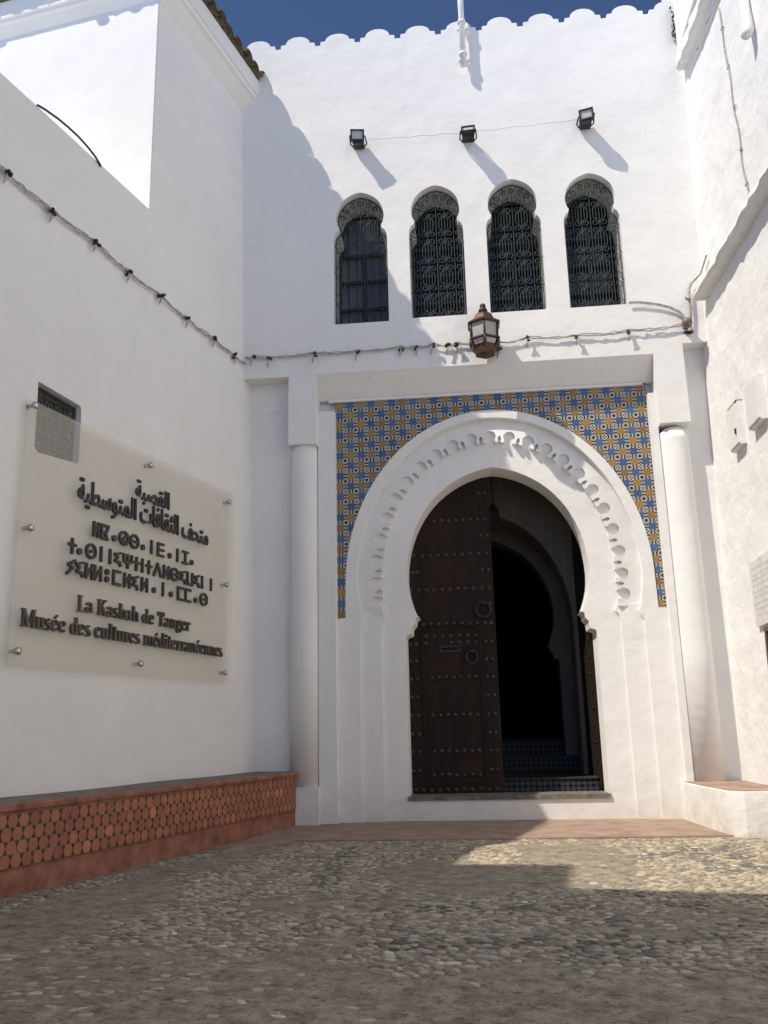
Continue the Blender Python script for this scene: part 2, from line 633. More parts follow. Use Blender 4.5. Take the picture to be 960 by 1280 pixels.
st_ = MB()
st_.prism(WORLD, [[(-1.95, -1.75), (-1.70, -1.30), (-1.50, -1.16), (-0.5, -1.19), (0.4, -1.17), (1.2, -1.14), (2.0, -1.12), (2.0, 0.4), (-1.9, 0.4)]], -0.05, 0.012)
structure(st_.build('terracotta_pavement', M['terracotta']))

# --- pebble paving (uncountable)
POLY = [
    ([(-2.7, -5.0), (-2.47, -3.99), (-1.65, -0.44), (-1.72, -1.61), (-1.84, -3.02), (-1.63, -3.79), (-1.72, -4.36), (-1.84, -4.75)], 0.97),
    ([(-0.69, -2.59), (-0.24, -2.26), (0.47, -2.64), (0.52, -3.1), (0.36, -3.41), (-0.2, -3.54), (-0.58, -3.2)], 0.95),
    ([(0.14, -1.5), (0.83, -1.33), (1.01, -2.32), (0.79, -3.11), (0.45, -2.86)], 0.93),
    ([(-1.23, -3.79), (-0.94, -3.52), (-0.81, -4.0), (-1.02, -4.28)], 0.9),
    ([(-0.37, -5.16), (-0.15, -5.05), (0.26, -5.0), (0.52, -5.12), (0.89, -5.3), (2.6, -5.9), (2.6, -9), (-0.31, -9)], 0.95),
    ([(-2.9, -4.9), (-1.94, -4.95), (-1.69, -4.6), (-1.24, -4.80), (-0.87, -4.85), (-0.37, -5.16), (-0.31, -9), (-3.5, -9)], 0.80),
]
DARK = [((-0.99, -1.58), (-0.93, -3.32)), ((0.55, -3.24), (1.25, -4.2)), ((0.56, -4.11), (0.58, -4.79)), ((1.45, -1.75), (1.41, -2.84)),
        ((1.69, -1.77), (1.64, -2.85)), ((0.28, -4.45), (0.36, -4.92)), ((-0.6, -4.0), (0.5, -3.9)), ((-0.45, -4.75), (0.9, -4.55)), ((1.0, -4.3), (2.2, -4.1)),
        ((0.7, -2.5), (1.4, -1.9))]


def pin(poly, x, y):
    odd = np.zeros(x.shape, bool)
    j = len(poly) - 1
    for i in range(len(poly)):
        xi, yi = poly[i]
        xj, yj = poly[j]
        cnd = ((yi > y) != (yj > y)) & (x < (xj - xi) * (y - yi) / (yj - yi + 1e-12) + xi)
        odd ^= cnd
        j = i
    return odd


def smooth_noise(x, y, k, seed):
    r_ = np.random.default_rng(seed)
    s = 0
    for _ in range(6):
        a, ph = r_.uniform(0, 2 * math.pi, 2)
        kk = k * r_.uniform(0.5, 1.6)
        s = s + np.sin(kk * (x * math.cos(a) + y * math.sin(a)) + ph)
    return s / 6


PX, PY = 0.051, 0.033
rows = int(8.0 / PY)
X0, Y0 = [], []
for j in range(rows):
    yv = -1.20 - j * PY
    xv = np.arange(-3.3, 2.9, PX) + (0.5 * PX if j % 2 else 0)
    X0.append(xv)
    Y0.append(np.full_like(xv, yv))
X0 = np.concatenate(X0)
Y0 = np.concatenate(Y0)
X0 = X0 + rng.normal(0, 0.010, X0.shape) + 0.03 * smooth_noise(X0, Y0, 3.0, 1)
Y0 = Y0 + rng.normal(0, 0.007, X0.shape) + 0.05 * smooth_noise(X0, Y0, 2.2, 2)
keep = np.ones(X0.shape, bool)
wobx, woby = X0 + 0.10 * smooth_noise(X0, Y0, 9, 3), Y0 + 0.10 * smooth_noise(X0, Y0, 9, 4)
sunk = np.zeros(X0.shape)
for poly, pr in POLY:
    ins = pin(poly, wobx, woby)
    keep &= ~(ins & (rng.random(X0.shape) < pr))
    sunk = np.where(ins, 0.6, sunk)
keep &= ~((smooth_noise(X0, Y0, 6, 5) > 0.27) & (rng.random(X0.shape) < 0.8))
keep &= (rng.random(X0.shape) > 0.08) & (Y0 < -1.16)
bx = -2.243 + 0.247 * Y0 + 0.56                       # face of the bench
keep &= X0 > bx
keep &= X0 < 2.37
keep &= ~((Y0 > -1.27) & (X0 > 1.85)) & ~((X0 < -1.5) & (Y0 > -1.8))
X0, Y0, sunk = X0[keep], Y0[keep], sunk[keep]
n = len(X0)
ang = rng.normal(0, 0.42, n) + 0.7 * smooth_noise(X0, Y0, 1.5, 6)
ll = PX * 0.52 * rng.uniform(0.62, 1.22, n)
ww = PY * 0.52 * rng.uniform(0.62, 1.18, n)
hh = 0.0070 * rng.uniform(0.35, 1.35, n) * (1 - 0.72 * sunk)
base = np.array([0.45, 0.39, 0.297])
tint = base[None] * rng.uniform(0.5, 1.25, n)[:, None] * (1 + rng.normal(0, 0.022, (n, 3)))
lite = rng.random(n) < 0.05
tint[lite] *= 1.35
dd = np.full(n, 9.0)
for (a, b) in DARK:
    a, b = np.array(a), np.array(b)
    ab = b - a
    t = np.clip(((X0 - a[0]) * ab[0] + (Y0 - a[1]) * ab[1]) / (ab @ ab), 0, 1)
    dd = np.minimum(dd, np.hypot(X0 - a[0] - t * ab[0], Y0 - a[1] - t * ab[1]))
dark = (dd < 0.085) & (rng.random(n) < 0.5)
tint[dark] = np.array([0.165, 0.165, 0.148])[None] * rng.uniform(0.7, 1.4, dark.sum())[:, None]
K = 9
th = np.linspace(0, 2 * math.pi, K, endpoint=False)
rad1 = 1 + rng.normal(0, 0.14, (n, K))
rings = []
for rr, zz in ((1.0, -0.012), (0.97, 0.45), (0.66, 0.92)):
    lx = ll[:, None] * rr * rad1 * np.sign(np.cos(th)) * np.abs(np.cos(th)) ** 0.8
    ly = ww[:, None] * rr * rad1 * np.sign(np.sin(th)) * np.abs(np.sin(th)) ** 0.8
    xw = X0[:, None] + lx * np.cos(ang)[:, None] - ly * np.sin(ang)[:, None]
    yw = Y0[:, None] + lx * np.sin(ang)[:, None] + ly * np.cos(ang)[:, None]
    tilt = rng.normal(0, 0.10, n)[:, None]
    z0 = np.full((n, K), zz) if zz < 0 else hh[:, None] * zz + lx * tilt * 0.5
    rings.append(np.stack([xw, yw, z0], -1))
top = np.stack([X0, Y0, hh], -1)[:, None, :]
V_ = np.concatenate(rings + [top], 1)
gzv = np.array([gz(a, b) for a, b in zip(X0, Y0)])
V_[:, :, 2] += gzv[:, None]
NV = V_.shape[1]
one = []
for rgi in range(2):
    for k in range(K):
        one.append((rgi * K + k, rgi * K + (k + 1) % K, (rgi + 1) * K + (k + 1) % K, (rgi + 1) * K + k))
tri = [(2 * K + k, 2 * K + (k + 1) % K, 3 * K) for k in range(K)]
me = bpy.data.meshes.new('pebble_paving')
off = (np.arange(n) * NV)[:, None]
q = (np.array(one).reshape(1, -1) + off).ravel()
t3 = (np.array(tri).reshape(1, -1) + off).ravel()
me.vertices.add(n * NV)
me.vertices.foreach_set('co', V_.ravel())
nq, ntr = n * len(one), n * len(tri)
me.loops.add(len(q) + len(t3))
me.loops.foreach_set('vertex_index', np.concatenate([q, t3]).astype(np.int32))
me.polygons.add(nq + ntr)
me.polygons.foreach_set('loop_start', np.concatenate([np.arange(nq) * 4, nq * 4 + np.arange(ntr) * 3]).astype(np.int32))
me.polygons.foreach_set('use_smooth', np.ones(nq + ntr, bool))
ca = me.color_attributes.new('tint', 'FLOAT_COLOR', 'POINT')
tt = np.concatenate([np.repeat(tint, NV, 0), np.ones((n * NV, 1))], 1).astype(np.float32)
ca.data.foreach_set('color', tt.ravel())
me.materials.append(M['stone'])
me.update(calc_edges=True)
me.validate()
peb = bpy.data.objects.new('pebble_paving', me)
COL.objects.link(peb)
peb['kind'] = 'stuff'
tag(peb, 'worn grey and tan pebble paving set in mortar across the courtyard', 'paving')

# ------------------------------------------------------------------ museum building with the portal
PC = 0.262                                              # axis of the portal
bld = thing('museum_building', 'white museum facade with horseshoe portal, tiled spandrel and four grilled windows', 'building', (PC, 0.6, 0))


def arch(a, b, cz, dip, n=40, point=0.0, cx=PC):
    """right springing over the crown to the left springing"""
    f0 = math.asin(min(1, dip / a)) if dip > 0 else 0.0
    out = []
    for i in range(n + 1):
        f = -f0 + (math.pi + 2 * f0) * i / n
        x = a * math.cos(f)
        z = cz + (b if math.sin(f) > 0 else a) * math.sin(f)
        z += point * max(0.0, 1 - abs(x) / (0.55 * a)) ** 2
        out.append((cx + x, z))
    return out


def mirror_loop(right):
    """right: points bottom to top on the +x side (relative to the axis) -> full loop"""
    return [(PC + x, z) for x, z in right] + [(PC - x, z) for x, z in reversed(right)]


DOOR_R = [(0.945, 1.765), (0.935, 1.785), (0.885, 1.80), (0.875, 1.87), (0.845, 1.905), (0.838, 1.955), (0.805, 1.972)]
intr = arch(0.917, 1.085, 2.39, 0.42, 44, 0.03)
door_loop = [(PC + 0.945, 0.235)] + [(PC + x, z) for x, z in DOOR_R] + intr + [(PC - x, z) for x, z in reversed(DOOR_R)] + [(PC - 0.945, 0.235)]


def keyhole(cx=0.0, zb=0.0, s=1.0, n=26):
    rt = [(0.297, 0.0), (0.297, 1.005), (0.292, 1.055), (0.272, 1.10), (0.243, 1.125), (0.232, 1.165)]
    pts = [(cx + x * s, zb + z) for x, z in rt]
    f0 = R(24)
    for i in range(n + 1):
        f = -f0 + (math.pi + 2 * f0) * i / n
        x, z = 0.266 * math.cos(f), 1.285 + (0.285 if math.sin(f) > 0 else 0.266) * math.sin(f)
        z += 0.012 * max(0, 1 - abs(x) / 0.12)
        pts.append((cx + x * s, zb + z))
    pts += [(cx - x * s, zb + z) for x, z in reversed(rt)]
    return pts


WIN = [(-1.046, 5.107), (-0.210, 5.122), (0.630, 5.122), (1.462, 5.119)]

# facade plate: scalloped parapet on top, stepped foot above the portal bays
outline = [(-3.2, 4.545), (-1.838, 4.535), (-1.838, 3.775), (-1.541, 3.775), (-1.541, 4.545), (1.958, 4.545), (1.958, 3.795), (2.258, 3.795),
           (2.258, 4.64), (3.2, 4.66), (3.2, 8.74)]
par_pts = []
x = -1.985 + 0.472 * 10 + 0.236
k = 10
cells = [-1.985 + 0.472 * i for i in range(-2, 11)]
for i in range(len(cells) - 1, 0, -1):
    xl, xr = cells[i - 1], cells[i]
    par_pts += [(xr - 0.033, 8.685), (xr - 0.036, 8.735), (xr - 0.095, 8.742)]
    jz = random.uniform(-0.012, 0.010)
    for s in range(0, 13):
        f = math.pi * s / 12
        hw = 0.472 / 2 - 0.095
        par_pts.append(((xl + xr) / 2 + hw * math.cos(f), 8.742 + (0.098 + jz) * math.sin(f)))
    par_pts += [(xl + 0.095, 8.742), (xl + 0.036, 8.735), (xl + 0.033, 8.685)]
outline += par_pts + [(-3.2, 8.74)]
fa = MB()
fa.prism(FAC, [outline] + [keyhole(cx, zb) for cx, zb in WIN], -0.5, 0.0)
fa.build('facade_wall', M['white'], bld)

# sloping lintel above the tiles
lt = MB()
xa, xb = -1.541, 1.958
vs = [(xa, 0.002, 4.548), (xb, 0.002, 4.548), (xb, 0.21, 4.318), (xa, 0.21, 4.318), (xa, 0.25, 4.548), (xb, 0.25, 4.548), (xb, 0.25, 4.318), (xa, 0.25, 4.318)]
lt.add(vs, [(0, 3, 2, 1), (3, 7, 6, 2), (0, 1, 5, 4), (0, 4, 7, 3), (1, 2, 6, 5), (4, 5, 6, 7)])
lt.box(FAC, xa + 0.1, xb - 0.1, 4.292, 4.318, -0.24, -0.19)
lt.build('portal_lintel', M['white'], bld)

# recessed side bays
for (a0, a1, b0, b1) in ((-3.0, -1.60, -1.75, -1.541), (2.02, 3.0, 1.958, 2.17)):
    bay = MB()
    bay.box(FAC, a0, a1, -0.05, 4.9, -0.5, -0.18)
    bay.box(FAC, b0, b1, 0, 4.6, -0.49, -0.30)
    bay.build('side_bay_wall', M['white'], bld)

# portal surround, a stack of stepped plates
so = MB()
for sx_ in (-1, 1):
    e0, e1 = (1.625, 1.803 if sx_ < 0 else 1.696)
    a0, a1 = sorted((PC + sx_ * e0, PC + sx_ * e1))
    so.box(FAC, a0, a1, 0, 4.16, -0.45, -0.10)           # jamb strips
# ring around the arch and the strips below it, front at 0.20
ring_out = arch(1.54, 1.81, 2.30, 0.0, 60)
ring_in = arch(1.425, 1.725, 2.30, 0.0, 60)
lo = [(PC + 1.625, 0), (PC + 1.625, 1.966), (PC + 1.545, 1.972)] + ring_out + [(PC - 1.545, 1.972), (PC - 1.625, 1.966), (PC - 1.625, 0),
     (PC - 1.40, 0), (PC - 1.40, 1.86), (PC - 1.375, 1.90), (PC - 1.36, 1.95), (PC - 1.385, 2.01)] + ring_in[::-1] + \
     [(PC + 1.385, 2.01), (PC + 1.36, 1.95), (PC + 1.375, 1.90), (PC + 1.40, 1.86), (PC + 1.40, 0)]
so.prism(FAC, [lo], -0.45, -0.20)
# third strips
for sx_ in (-1, 1):
    lo = [(1.185, 0), (1.43, 0), (1.43, 2.03), (1.32, 2.02), (1.22, 2.035), (1.185, 2.06), (1.15, 2.02), (1.135, 1.96), (1.165, 1.925), (1.185, 1.86)]
    so.prism(FAC, [[(PC + sx_ * x, z) for x, z in lo]], -0.45, -0.24)
# innermost plate carrying the door opening
back = [(PC - 1.85, 0), (PC + 1.8, 0), (PC + 1.8, 4.75), (PC - 1.85, 4.75)]
so.prism(FAC, [back, door_loop], -0.62, -0.28)
so.build('portal_surround', M['white'], bld)

# carved lobed band: slopes down towards the ring, bitten by lobes at its inner edge
band = MB()


def inner_curve(s):
    """s in 0..1 from right springing to left springing, along the inner edge"""
    L0, Rr = 0.34, None
    a, b, cz = 1.165, 1.40, 2.36
    tot = 2 * L0 + math.pi * 0.5 * (a + b)
    d = s * tot
    if d < L0:
        return Vector((a, cz - L0 + d)), Vector((1, 0))
    if d > tot - L0:
        return Vector((-a, cz - (d - (tot - L0)))), Vector((-1, 0))
    f = (d - L0) / (tot - 2 * L0) * math.pi
    q_ = Vector((a * math.cos(f), cz + b * math.sin(f)))
    nn = Vector((math.cos(f) / a, math.sin(f) / b)).normalized()
    return q_, nn


NL = 23
inner = []
for kk in range(NL):
    for typ, sc in (('lobe', (kk + 0.5) / NL), ('slot', (kk + 1.0) / NL)):
        if typ == 'slot' and kk == NL - 1:
            continue
        q_, nn = inner_curve(sc)
        tt_ = Vector((-nn.y, nn.x))
        if typ == 'lobe':
            pr = [(-0.042, 0.0)]
            for j in range(13):
                f = R(218) - R(256) * j / 12
                pr.append((0.061 * math.cos(f), 0.072 + 0.061 * math.sin(f)))
            pr.append((0.042, 0.0))
        else:
            pr = [(-0.017, -0.002), (-0.012, 0.018), (-0.02, 0.04), (-0.012, 0.066), (0.0, 0.08), (0.012, 0.066), (0.02, 0.04), (0.012, 0.018), (0.017, -0.002)]
        for (tx, ny) in pr:
            z_ = q_ + tt_ * tx + nn * ny
            inner.append((PC + z_.x, z_.y))
outer = arch(1.43, 1.73, 2.30, 0.0, 60)
bl = [(PC + 1.43, 2.0)] + outer + [(PC - 1.43, 2.0), (PC - 1.165, 2.0)] + inner[::-1] + [(PC + 1.165, 2.0)]


def band_w(a, b):
    x, z = a - PC, b
    do = math.hypot(x / 1.425, (z - 2.3) / 1.725) if z > 2.3 else abs(x) / 1.425
    di = math.hypot(x / 1.165, (z - 2.36) / 1.40) if z > 2.36 else abs(x) / 1.165
    t = max(0, min(1, (di - 1) / max(1e-6, (di - 1) + (1 - do))))
    return -(0.216 + 0.06 * t)


# interior points give the slope its curve
band.prism(FAC, [bl], -0.34, -0.24, wf=band_w)
band.build('carved_arch_band', M['white'], bld)

# zellige spandrel
zt = MB()
zt.prism(FAC, [[(PC - 1.632, 1.965), (PC - 1.49, 1.965)] + arch(1.49, 1.76, 2.3, 0, 48)[::-1] + [(PC + 1.49, 1.965), (PC + 1.632, 1.965), (PC + 1.632, 4.33), (PC - 1.632, 4.33)]], -0.26, -0.212)
zt.build('tile_panel', M['zellige'], bld)

# engaged columns with their foot block
for (xc, zb, top, rr, ft) in ((-1.684, 0.35, 3.775, 0.146, True), (2.104, 0.345, 3.72, 0.149, False)):
    c_ = MB()
    prof = [(rr, zb), (rr * 1.0, zb + 1.2), (rr * 0.985, top - 0.08), (rr * 0.95, top)]
    c_.lathe((xc, 0.155, 0), (0, 0, 1), prof, 28)
    if ft:
        c_.box(FAC, xc - 0.148, xc + 0.158, 0, zb, -0.33, 0.0)
    else:
        c_.lathe((xc, 0.155, 0), (0, 0, 1), [(rr * 0.95, top), (0.09, top + 0.05), (0.03, top + 0.075)], 28)
        c_.box(FAC, xc - 0.15, xc + 0.15, 0, zb, -0.33, -0.005)
    c_.build('column', M['white'], bld)

# sill of the doorway
s_ = MB()
s_.box(FAC, PC - 0.965, PC + 0.955, 0.197, 0.239, -0.66, -0.262)
s_.build('door_sill', M['sill'], bld)

# junction cover on the left bay
j_ = MB()
j_.box(FAC, -2.10, -1.965, 4.205, 4.31, -0.181, -0.172)
j_.build('junction_cover', M['white'], bld)


# --- closed left leaf of the door
def stud(mb, x, y, z, r_=0.021, sgn=-1):
    mb.lathe((x, y, z), (0, sgn, 0), [(r_, -0.004), (r_ * 0.92, 0.008), (r_ * 0.6, 0.017), (r_ * 0.15, 0.021)], 8, 1)


YD = 0.60
leaf = MB()
XE = 0.222
half = [q_ for q_ in intr if q_[0] < XE - 0.01]
big = [(x - 0.02 * (1 if z < 2.3 else 1), z + 0.015) for x, z in half]
lp = [(-0.735, 0.2395), (XE + 0.012, 0.2395), (XE, 3.485)] + [(XE - 0.05, 3.49)] + [(x - 0.03, min(z + 0.03, 3.52)) for x, z in half if x < XE - 0.1] + [(-0.735, 1.9)]
leaf.prism(FAC, [lp], -0.68, -YD)
# raised wicket panel frame and cross ledges
for (a0, a1, b0, b1) in ((-0.55, -0.525, 0.36, 1.86), (0.055, 0.075, 0.36, 1.86), (-0.55, 0.075, 0.335, 0.36)):
    leaf.box(FAC, a0, a1, b0, b1, -YD - 0.01, -YD + 0.014)
arcp = [(-0.55 + 0.625 * i / 12, -YD + 0.006, 1.86 + 0.055 * math.sin(math.pi * i / 12)) for i in range(13)]
leaf.tube([FAC(x, z, -YD + 0.006) for x, _, z in arcp], 0.012, 6)
for z, xa_, xb_, nn_ in ((3.03, -0.37, 0.17, 8), (2.66, -0.60, 0.17, 10), (2.29, -0.64, 0.18, 11), (1.925, -0.60, 0.12, 10), (1.38, -0.45, 0.0, 7), (1.00, -0.45, 0.0, 7),
                         (0.645, -0.45, 0.0, 7), (0.415, -0.46, 0.0, 7), (0.275, -0.65, 0.16, 11)):
    for i in range(nn_):
        stud(leaf, xa_ + (xb_ - xa_) * i / (nn_ - 1), YD, z + random.uniform(-.004, .004))
for i in range(7):
    stud(leaf, -0.50 + 0.52 * i / 6, YD, 1.80)
    if i not in (1, 2):
        stud(leaf, -0.50 + 0.52 * i / 6, YD, 1.73)
for z in (1.73, 1.55, 1.37, 1.19, 1.0, 0.82, 0.645, 0.46):
    stud(leaf, -0.665, YD, z)
    stud(leaf, -0.60, YD, z)
    stud(leaf, 0.115, YD, z)
    stud(leaf, 0.175, YD, z)
for z in (3.32, 2.85, 2.48, 2.12, 1.92):
    stud(leaf, 0.12, YD, z)
    stud(leaf, 0.18, YD, z)
    if z < 2.6:
        stud(leaf, -0.62, YD, z)
        if z > 2.3:
            stud(leaf, -0.57, YD, z)
leaf_o = leaf.build('door_leaf', [M['door'], M['stud']], bld)
for (x, z, r_) in ((0.108, 2.055, 0.075), (-0.03, 1.575, 0.06)):
    k_ = MB()
    k_.tube([FAC(x + r_ * math.sin(2 * math.pi * i / 20), z + r_ * math.cos(2 * math.pi * i / 20) - 0.0, -YD + 0.028) for i in range(20)], 0.0125, 7, closed=True)
    k_.lathe((x, YD, z + r_), (0, -1, 0), [(0.032, 0.0), (0.03, 0.012), (0.02, 0.03), (0.012, 0.045)], 10)
    k_.build('door_knocker', M['black'], leaf_o)
sl = MB()
sl.prism(FAC, [[(-0.36, 1.635), (-0.145, 1.635), (-0.145, 1.70), (-0.36, 1.70)], [(-0.34, 1.652), (-0.165, 1.652), (-0.165, 1.683), (-0.34, 1.683)]], -YD, -YD + 0.014)
sl.build('letter_slot', M['black'], leaf_o)

# --- open right leaf, swung inwards
ol = MB()
OPEN = frame((1.185, 0.66, 0), (-0.06, 0.998, 0), (0, 0, 1), (-0.998, -0.06, 0))
lp = [(0.0, 0.262), (0.86, 0.262), (0.86, 3.40), (0.62, 3.25), (0.38, 2.95), (0.2, 2.5), (0.12, 2.1), (0.0, 1.9)]
ol.prism(OPEN, [lp], -0.07, 0.0)
for i in range(9):
    q_ = OPEN(0.03, 0.40 + 0.17 * i, -0.035)
    ol.lathe(q_, (-0.1, -1, 0), [(0.016, 0.0), (0.014, 0.028), (0.005, 0.036)], 8)
    q_ = OPEN(0.06, 0.36 + 0.17 * i, 0.0)
    ol.lathe(q_, (-1, 0, 0), [(0.02, 0.0), (0.018, 0.014), (0.005, 0.022)], 8)
ol.build('open_door_leaf', M['door'], bld)

# --- vestibule behind the door
ve = MB()
ve.box(FAC, -1.25, -1.10, 0, 4.3, -4.6, -0.62)
ve.box(FAC, 1.235, 1.40, 0, 4.3, -2.35, -0.62)
ve.box(FAC, -1.1, 1.235, 3.95, 4.1, -2.3, -0.62)
w1 = [(-1.1, 0.23), (1.24, 0.23), (1.24, 3.95), (-1.1, 3.95)]
cxi = 0.10
a1_ = [(cxi + (x - PC) * 0.98, z - 0.13) for x, z in arch(1.02, 1.28, 2.1, 0.0, 36)]
ve.prism(FAC, [w1, [(cxi + 1.0, 0.24)] + a1_ + [(cxi - 1.0, 0.24)]], -1.75, -1.30)
d2 = [(0.06 + (x - PC) * 0.985, 0.05 + z * 0.875 + 0.02) for x, z in door_loop[1:-1]]
ve.prism(FAC, [w1, [(0.06 + 0.93, 0.46)] + d2 + [(0.06 - 0.93, 0.46)]], -2.35, -2.05)
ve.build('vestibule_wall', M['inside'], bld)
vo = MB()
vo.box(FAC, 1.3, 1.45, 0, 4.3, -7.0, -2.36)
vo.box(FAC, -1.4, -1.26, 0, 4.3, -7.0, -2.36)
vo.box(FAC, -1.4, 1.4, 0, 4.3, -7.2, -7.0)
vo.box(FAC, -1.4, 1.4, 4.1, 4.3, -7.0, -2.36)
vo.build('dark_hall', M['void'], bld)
stp = MB()
for (y0, y1, z0, z1) in ((0.75, 2.0, 0.0, 0.365), (2.0, 2.36, 0.0, 0.545), (2.36, 7.0, 0.0, 0.72)):
    stp.box(FAC, -1.1 if y0 < 2.3 else -1.25, 1.234 if y0 < 2.3 else 1.29, z0, z1 - 0.012, -y1, -y0, 0)
    stp.box(FAC, -1.1 if y0 < 2.3 else -1.25, 1.234 if y0 < 2.3 else 1.29, z1 - 0.012, z1, -y1, -y0 + 0.015, 1)
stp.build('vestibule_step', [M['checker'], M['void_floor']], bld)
hl = MB()
hx, hy, hz = 0.275, 1.0, 3.16
hl.tube([(hx, hy, 3.96), (hx, hy, hz + 0.13)], 0.008, 5)
hl.lathe((hx, hy, hz), (0, 0, 1), [(0.02, -0.20), (0.065, -0.12), (0.075, 0.02), (0.05, 0.09), (0.015, 0.14)], 6, smooth=False)
tag(hl.build('hanging_lantern', M['black']), 'dark lantern hanging inside the vestibule behind the half open door', 'lantern')

# --- windows
wr = MB()
wr.prism(FAC, [keyhole(*WIN[0], 1.02), [(WIN[0][0] + (x - WIN[0][0]) * 0.93, WIN[0][1] + 0.03 + (z - WIN[0][1]) * 0.96) for x, z in keyhole(*WIN[0])]], -0.47, -0.42)
cx, zb = WIN[0]
for z in (0.36, 0.70, 1.03):
    wr.box(FAC, cx - 0.29, cx + 0.29, zb + z, zb + z + 0.035, -0.462, -0.425)
wr.box(FAC, cx - 0.018, cx + 0.018, zb, zb + 1.04, -0.464, -0.423)
win0 = wr.build('window', M['frame_dark'], bld)


def half_w(z):
    if z < 1.02: return 0.297
    if z < 1.165: return 0.297 - (z - 1.02) / 0.145 * 0.066
    d = (z - 1.285) / (0.285 if z > 1.285 else 0.266)
    return 0.266 * math.sqrt(max(0, 1 - d * d))


gr = MB()
GY = -0.085


def gpath(pts, r_=0.0045, n_=5):
    run = []
    for (x, z) in pts:
        ok = 0.004 <= z <= 1.56 and abs(x) <= half_w(z) - 0.012
        if ok:
            run.append(FAC(cx + x, zb + z, GY))
        if not ok or (x, z) == pts[-1]:
            if len(run) > 1:
                gr.tube(run, r_, n_)
            run = []


def spiral(x0, z0, r_, turns, a0, sg):
    N_ = 16
    return [(x0 + r_ * (1 - 0.72 * i / N_) * math.cos(a0 + sg * 2 * math.pi * turns * i / N_),
             z0 + r_ * (1 - 0.72 * i / N_) * math.sin(a0 + sg * 2 * math.pi * turns * i / N_)) for i in range(N_ + 1)]


H_ROWS = [0.02, 0.335, 0.66, 0.985, 1.30]
for h in H_ROWS:
    if h < 0.1:
        gpath([(-0.30 + 0.02 * i, h) for i in range(31)], 0.006)
    for jx in range(-3, 3):
        x0 = (jx + 0.5) * 0.095
        sg = 1 if jx % 2 else -1
        gpath(spiral(x0, h + 0.05, 0.042, 1.35, math.pi / 2, sg), 0.0048)
        if h > 0.1:
            gpath(spiral(x0, h - 0.05, 0.042, 1.35, -math.pi / 2, -sg), 0.0048)
for hi, h in enumerate(H_ROWS):
    h1 = H_ROWS[hi + 1] if hi + 1 < len(H_ROWS) else 1.60
    for jx in range(-6, 7):
        x0 = jx * 0.0475
        z0, z1 = h + 0.0, h1 - 0.0
        if jx % 2 == 0:
            zz = np.linspace(z0, z1, 14)
            gpath([(x0, float(z)) for z in zz], 0.0042)
        else:
            s_g = 1 if (jx // 2) % 2 else -1
            base = [(0, 0.085), (0.016 * s_g, 0.115), (0.016 * s_g, 0.21), (0, 0.24)]
            dense = []
            for (p0, p1) in zip(base[:-1], base[1:]):
                for t in (0, 0.5):
                    dense.append((x0 + p0[0] + (p1[0] - p0[0]) * t, h + p0[1] + (p1[1] - p0[1]) * t))
            dense.append((x0, h + 0.235))
            gpath(dense, 0.0042)
            gpath([(x0 - 0.016 * s_g, h + 0.085 + 0.0155 * q9) for q9 in range(11)], 0.0038)
for jx in range(7):                                       # scrolls following the head
    f = math.pi * (0.06 + 0.88 * jx / 6)
    gpath(spiral(0.205 * math.cos(f), 1.29 + 0.205 * math.sin(f), 0.038, 1.3, f, 1 if jx % 2 else -1), 0.006)
ol_ = [(x * 0.94, 0.02 + z * 0.975) for x, z in keyhole()]
gr.tube([FAC(cx + x, zb + z, GY) for x, z in ol_], 0.007, 5, closed=True)
for z in (0.02, 0.335, 0.66, 0.985):
    for s in (-1, 1):
        gr.tube([FAC(cx + s * 0.27, zb + z, GY), FAC(cx + s * 0.305, zb + z, GY)], 0.007, 5)
gr.build('grille', M['iron'], win0)
for i in range(1, 4):
    w = copy_tree(win0, bld, True, (WIN[i][0] - WIN[0][0], 0, WIN[i][1] - WIN[0][1]))
for i in range(4):
    wo = [o for o in bld.children if o.name.startswith('window')][i]
    cxx, zbb = WIN[i]
    pn = MB()
    if i == 0:
        xs_ = np.linspace(-0.31, 0.31, 50)
        cz_ = [0.0, 1.6]
        vs = [FAC(cxx + x, zbb + z, -0.50 + 0.012 * math.sin(x * 62) + 0.006 * math.sin(x * 131 + 1)) for z in cz_ for x in xs_]
        pn.add(vs, [(j, j + 1, 50 + j + 1, 50 + j) for j in range(49)], 0, True)
        pn.build('curtain', M['curtain'], wo)
    else:
        pn.box(FAC, cxx - 0.32, cxx + 0.32, zbb - 0.02, zbb + 1.6, -0.52, -0.49)
        pn.build('pane', M['pane'], wo)
rm = MB()
rm.box(FAC, -2.0, 2.4, 4.9, 6.9, -1.2, -1.1)
rm.build('room_wall', M['void'], bld)

# ------------------------------------------------------------------ left building
lb = thing('neighbour_house', 'white house on the left with tiled eave, cornice and tall blank side wall', 'building', LEFT(-3, 0, -1))
lw = MB()
nicheL = [(-3.066, 2.85), (-3.03, 2.825), (-2.605, 2.862), (-2.592, 2.88), (-2.589, 3.30), (-2.60, 3.325), (-3.066, 3.352)]
lw.prism(LEFT, [[(-14, -0.1), (0.8, -0.1), (0.8, 8.2), (-1.714, 8.2), (-1.787, 5.531), (-3.95, 5.531), (-4.1, 5.20), (-14, 5.20)], nicheL], -0.32, 0.0)  # out-of-view top stepped lower to set its ground shadow
lw.box(LEFT, -3.95, 0.8, -0.1, 5.525, -6.0, -0.32)
lw.box(LEFT, -14, -3.95, -0.1, 5.195, -6.0, -0.32)
lw.build('side_wall', M['left_white'], lb)
th_ = R(8.5)
dl, dw = math.sin(th_ - LA), -math.cos(th_ - LA)           # direction of the front face in (along, out)
ub = MB()
TB, TT = -1.787, -1.714
vs = []
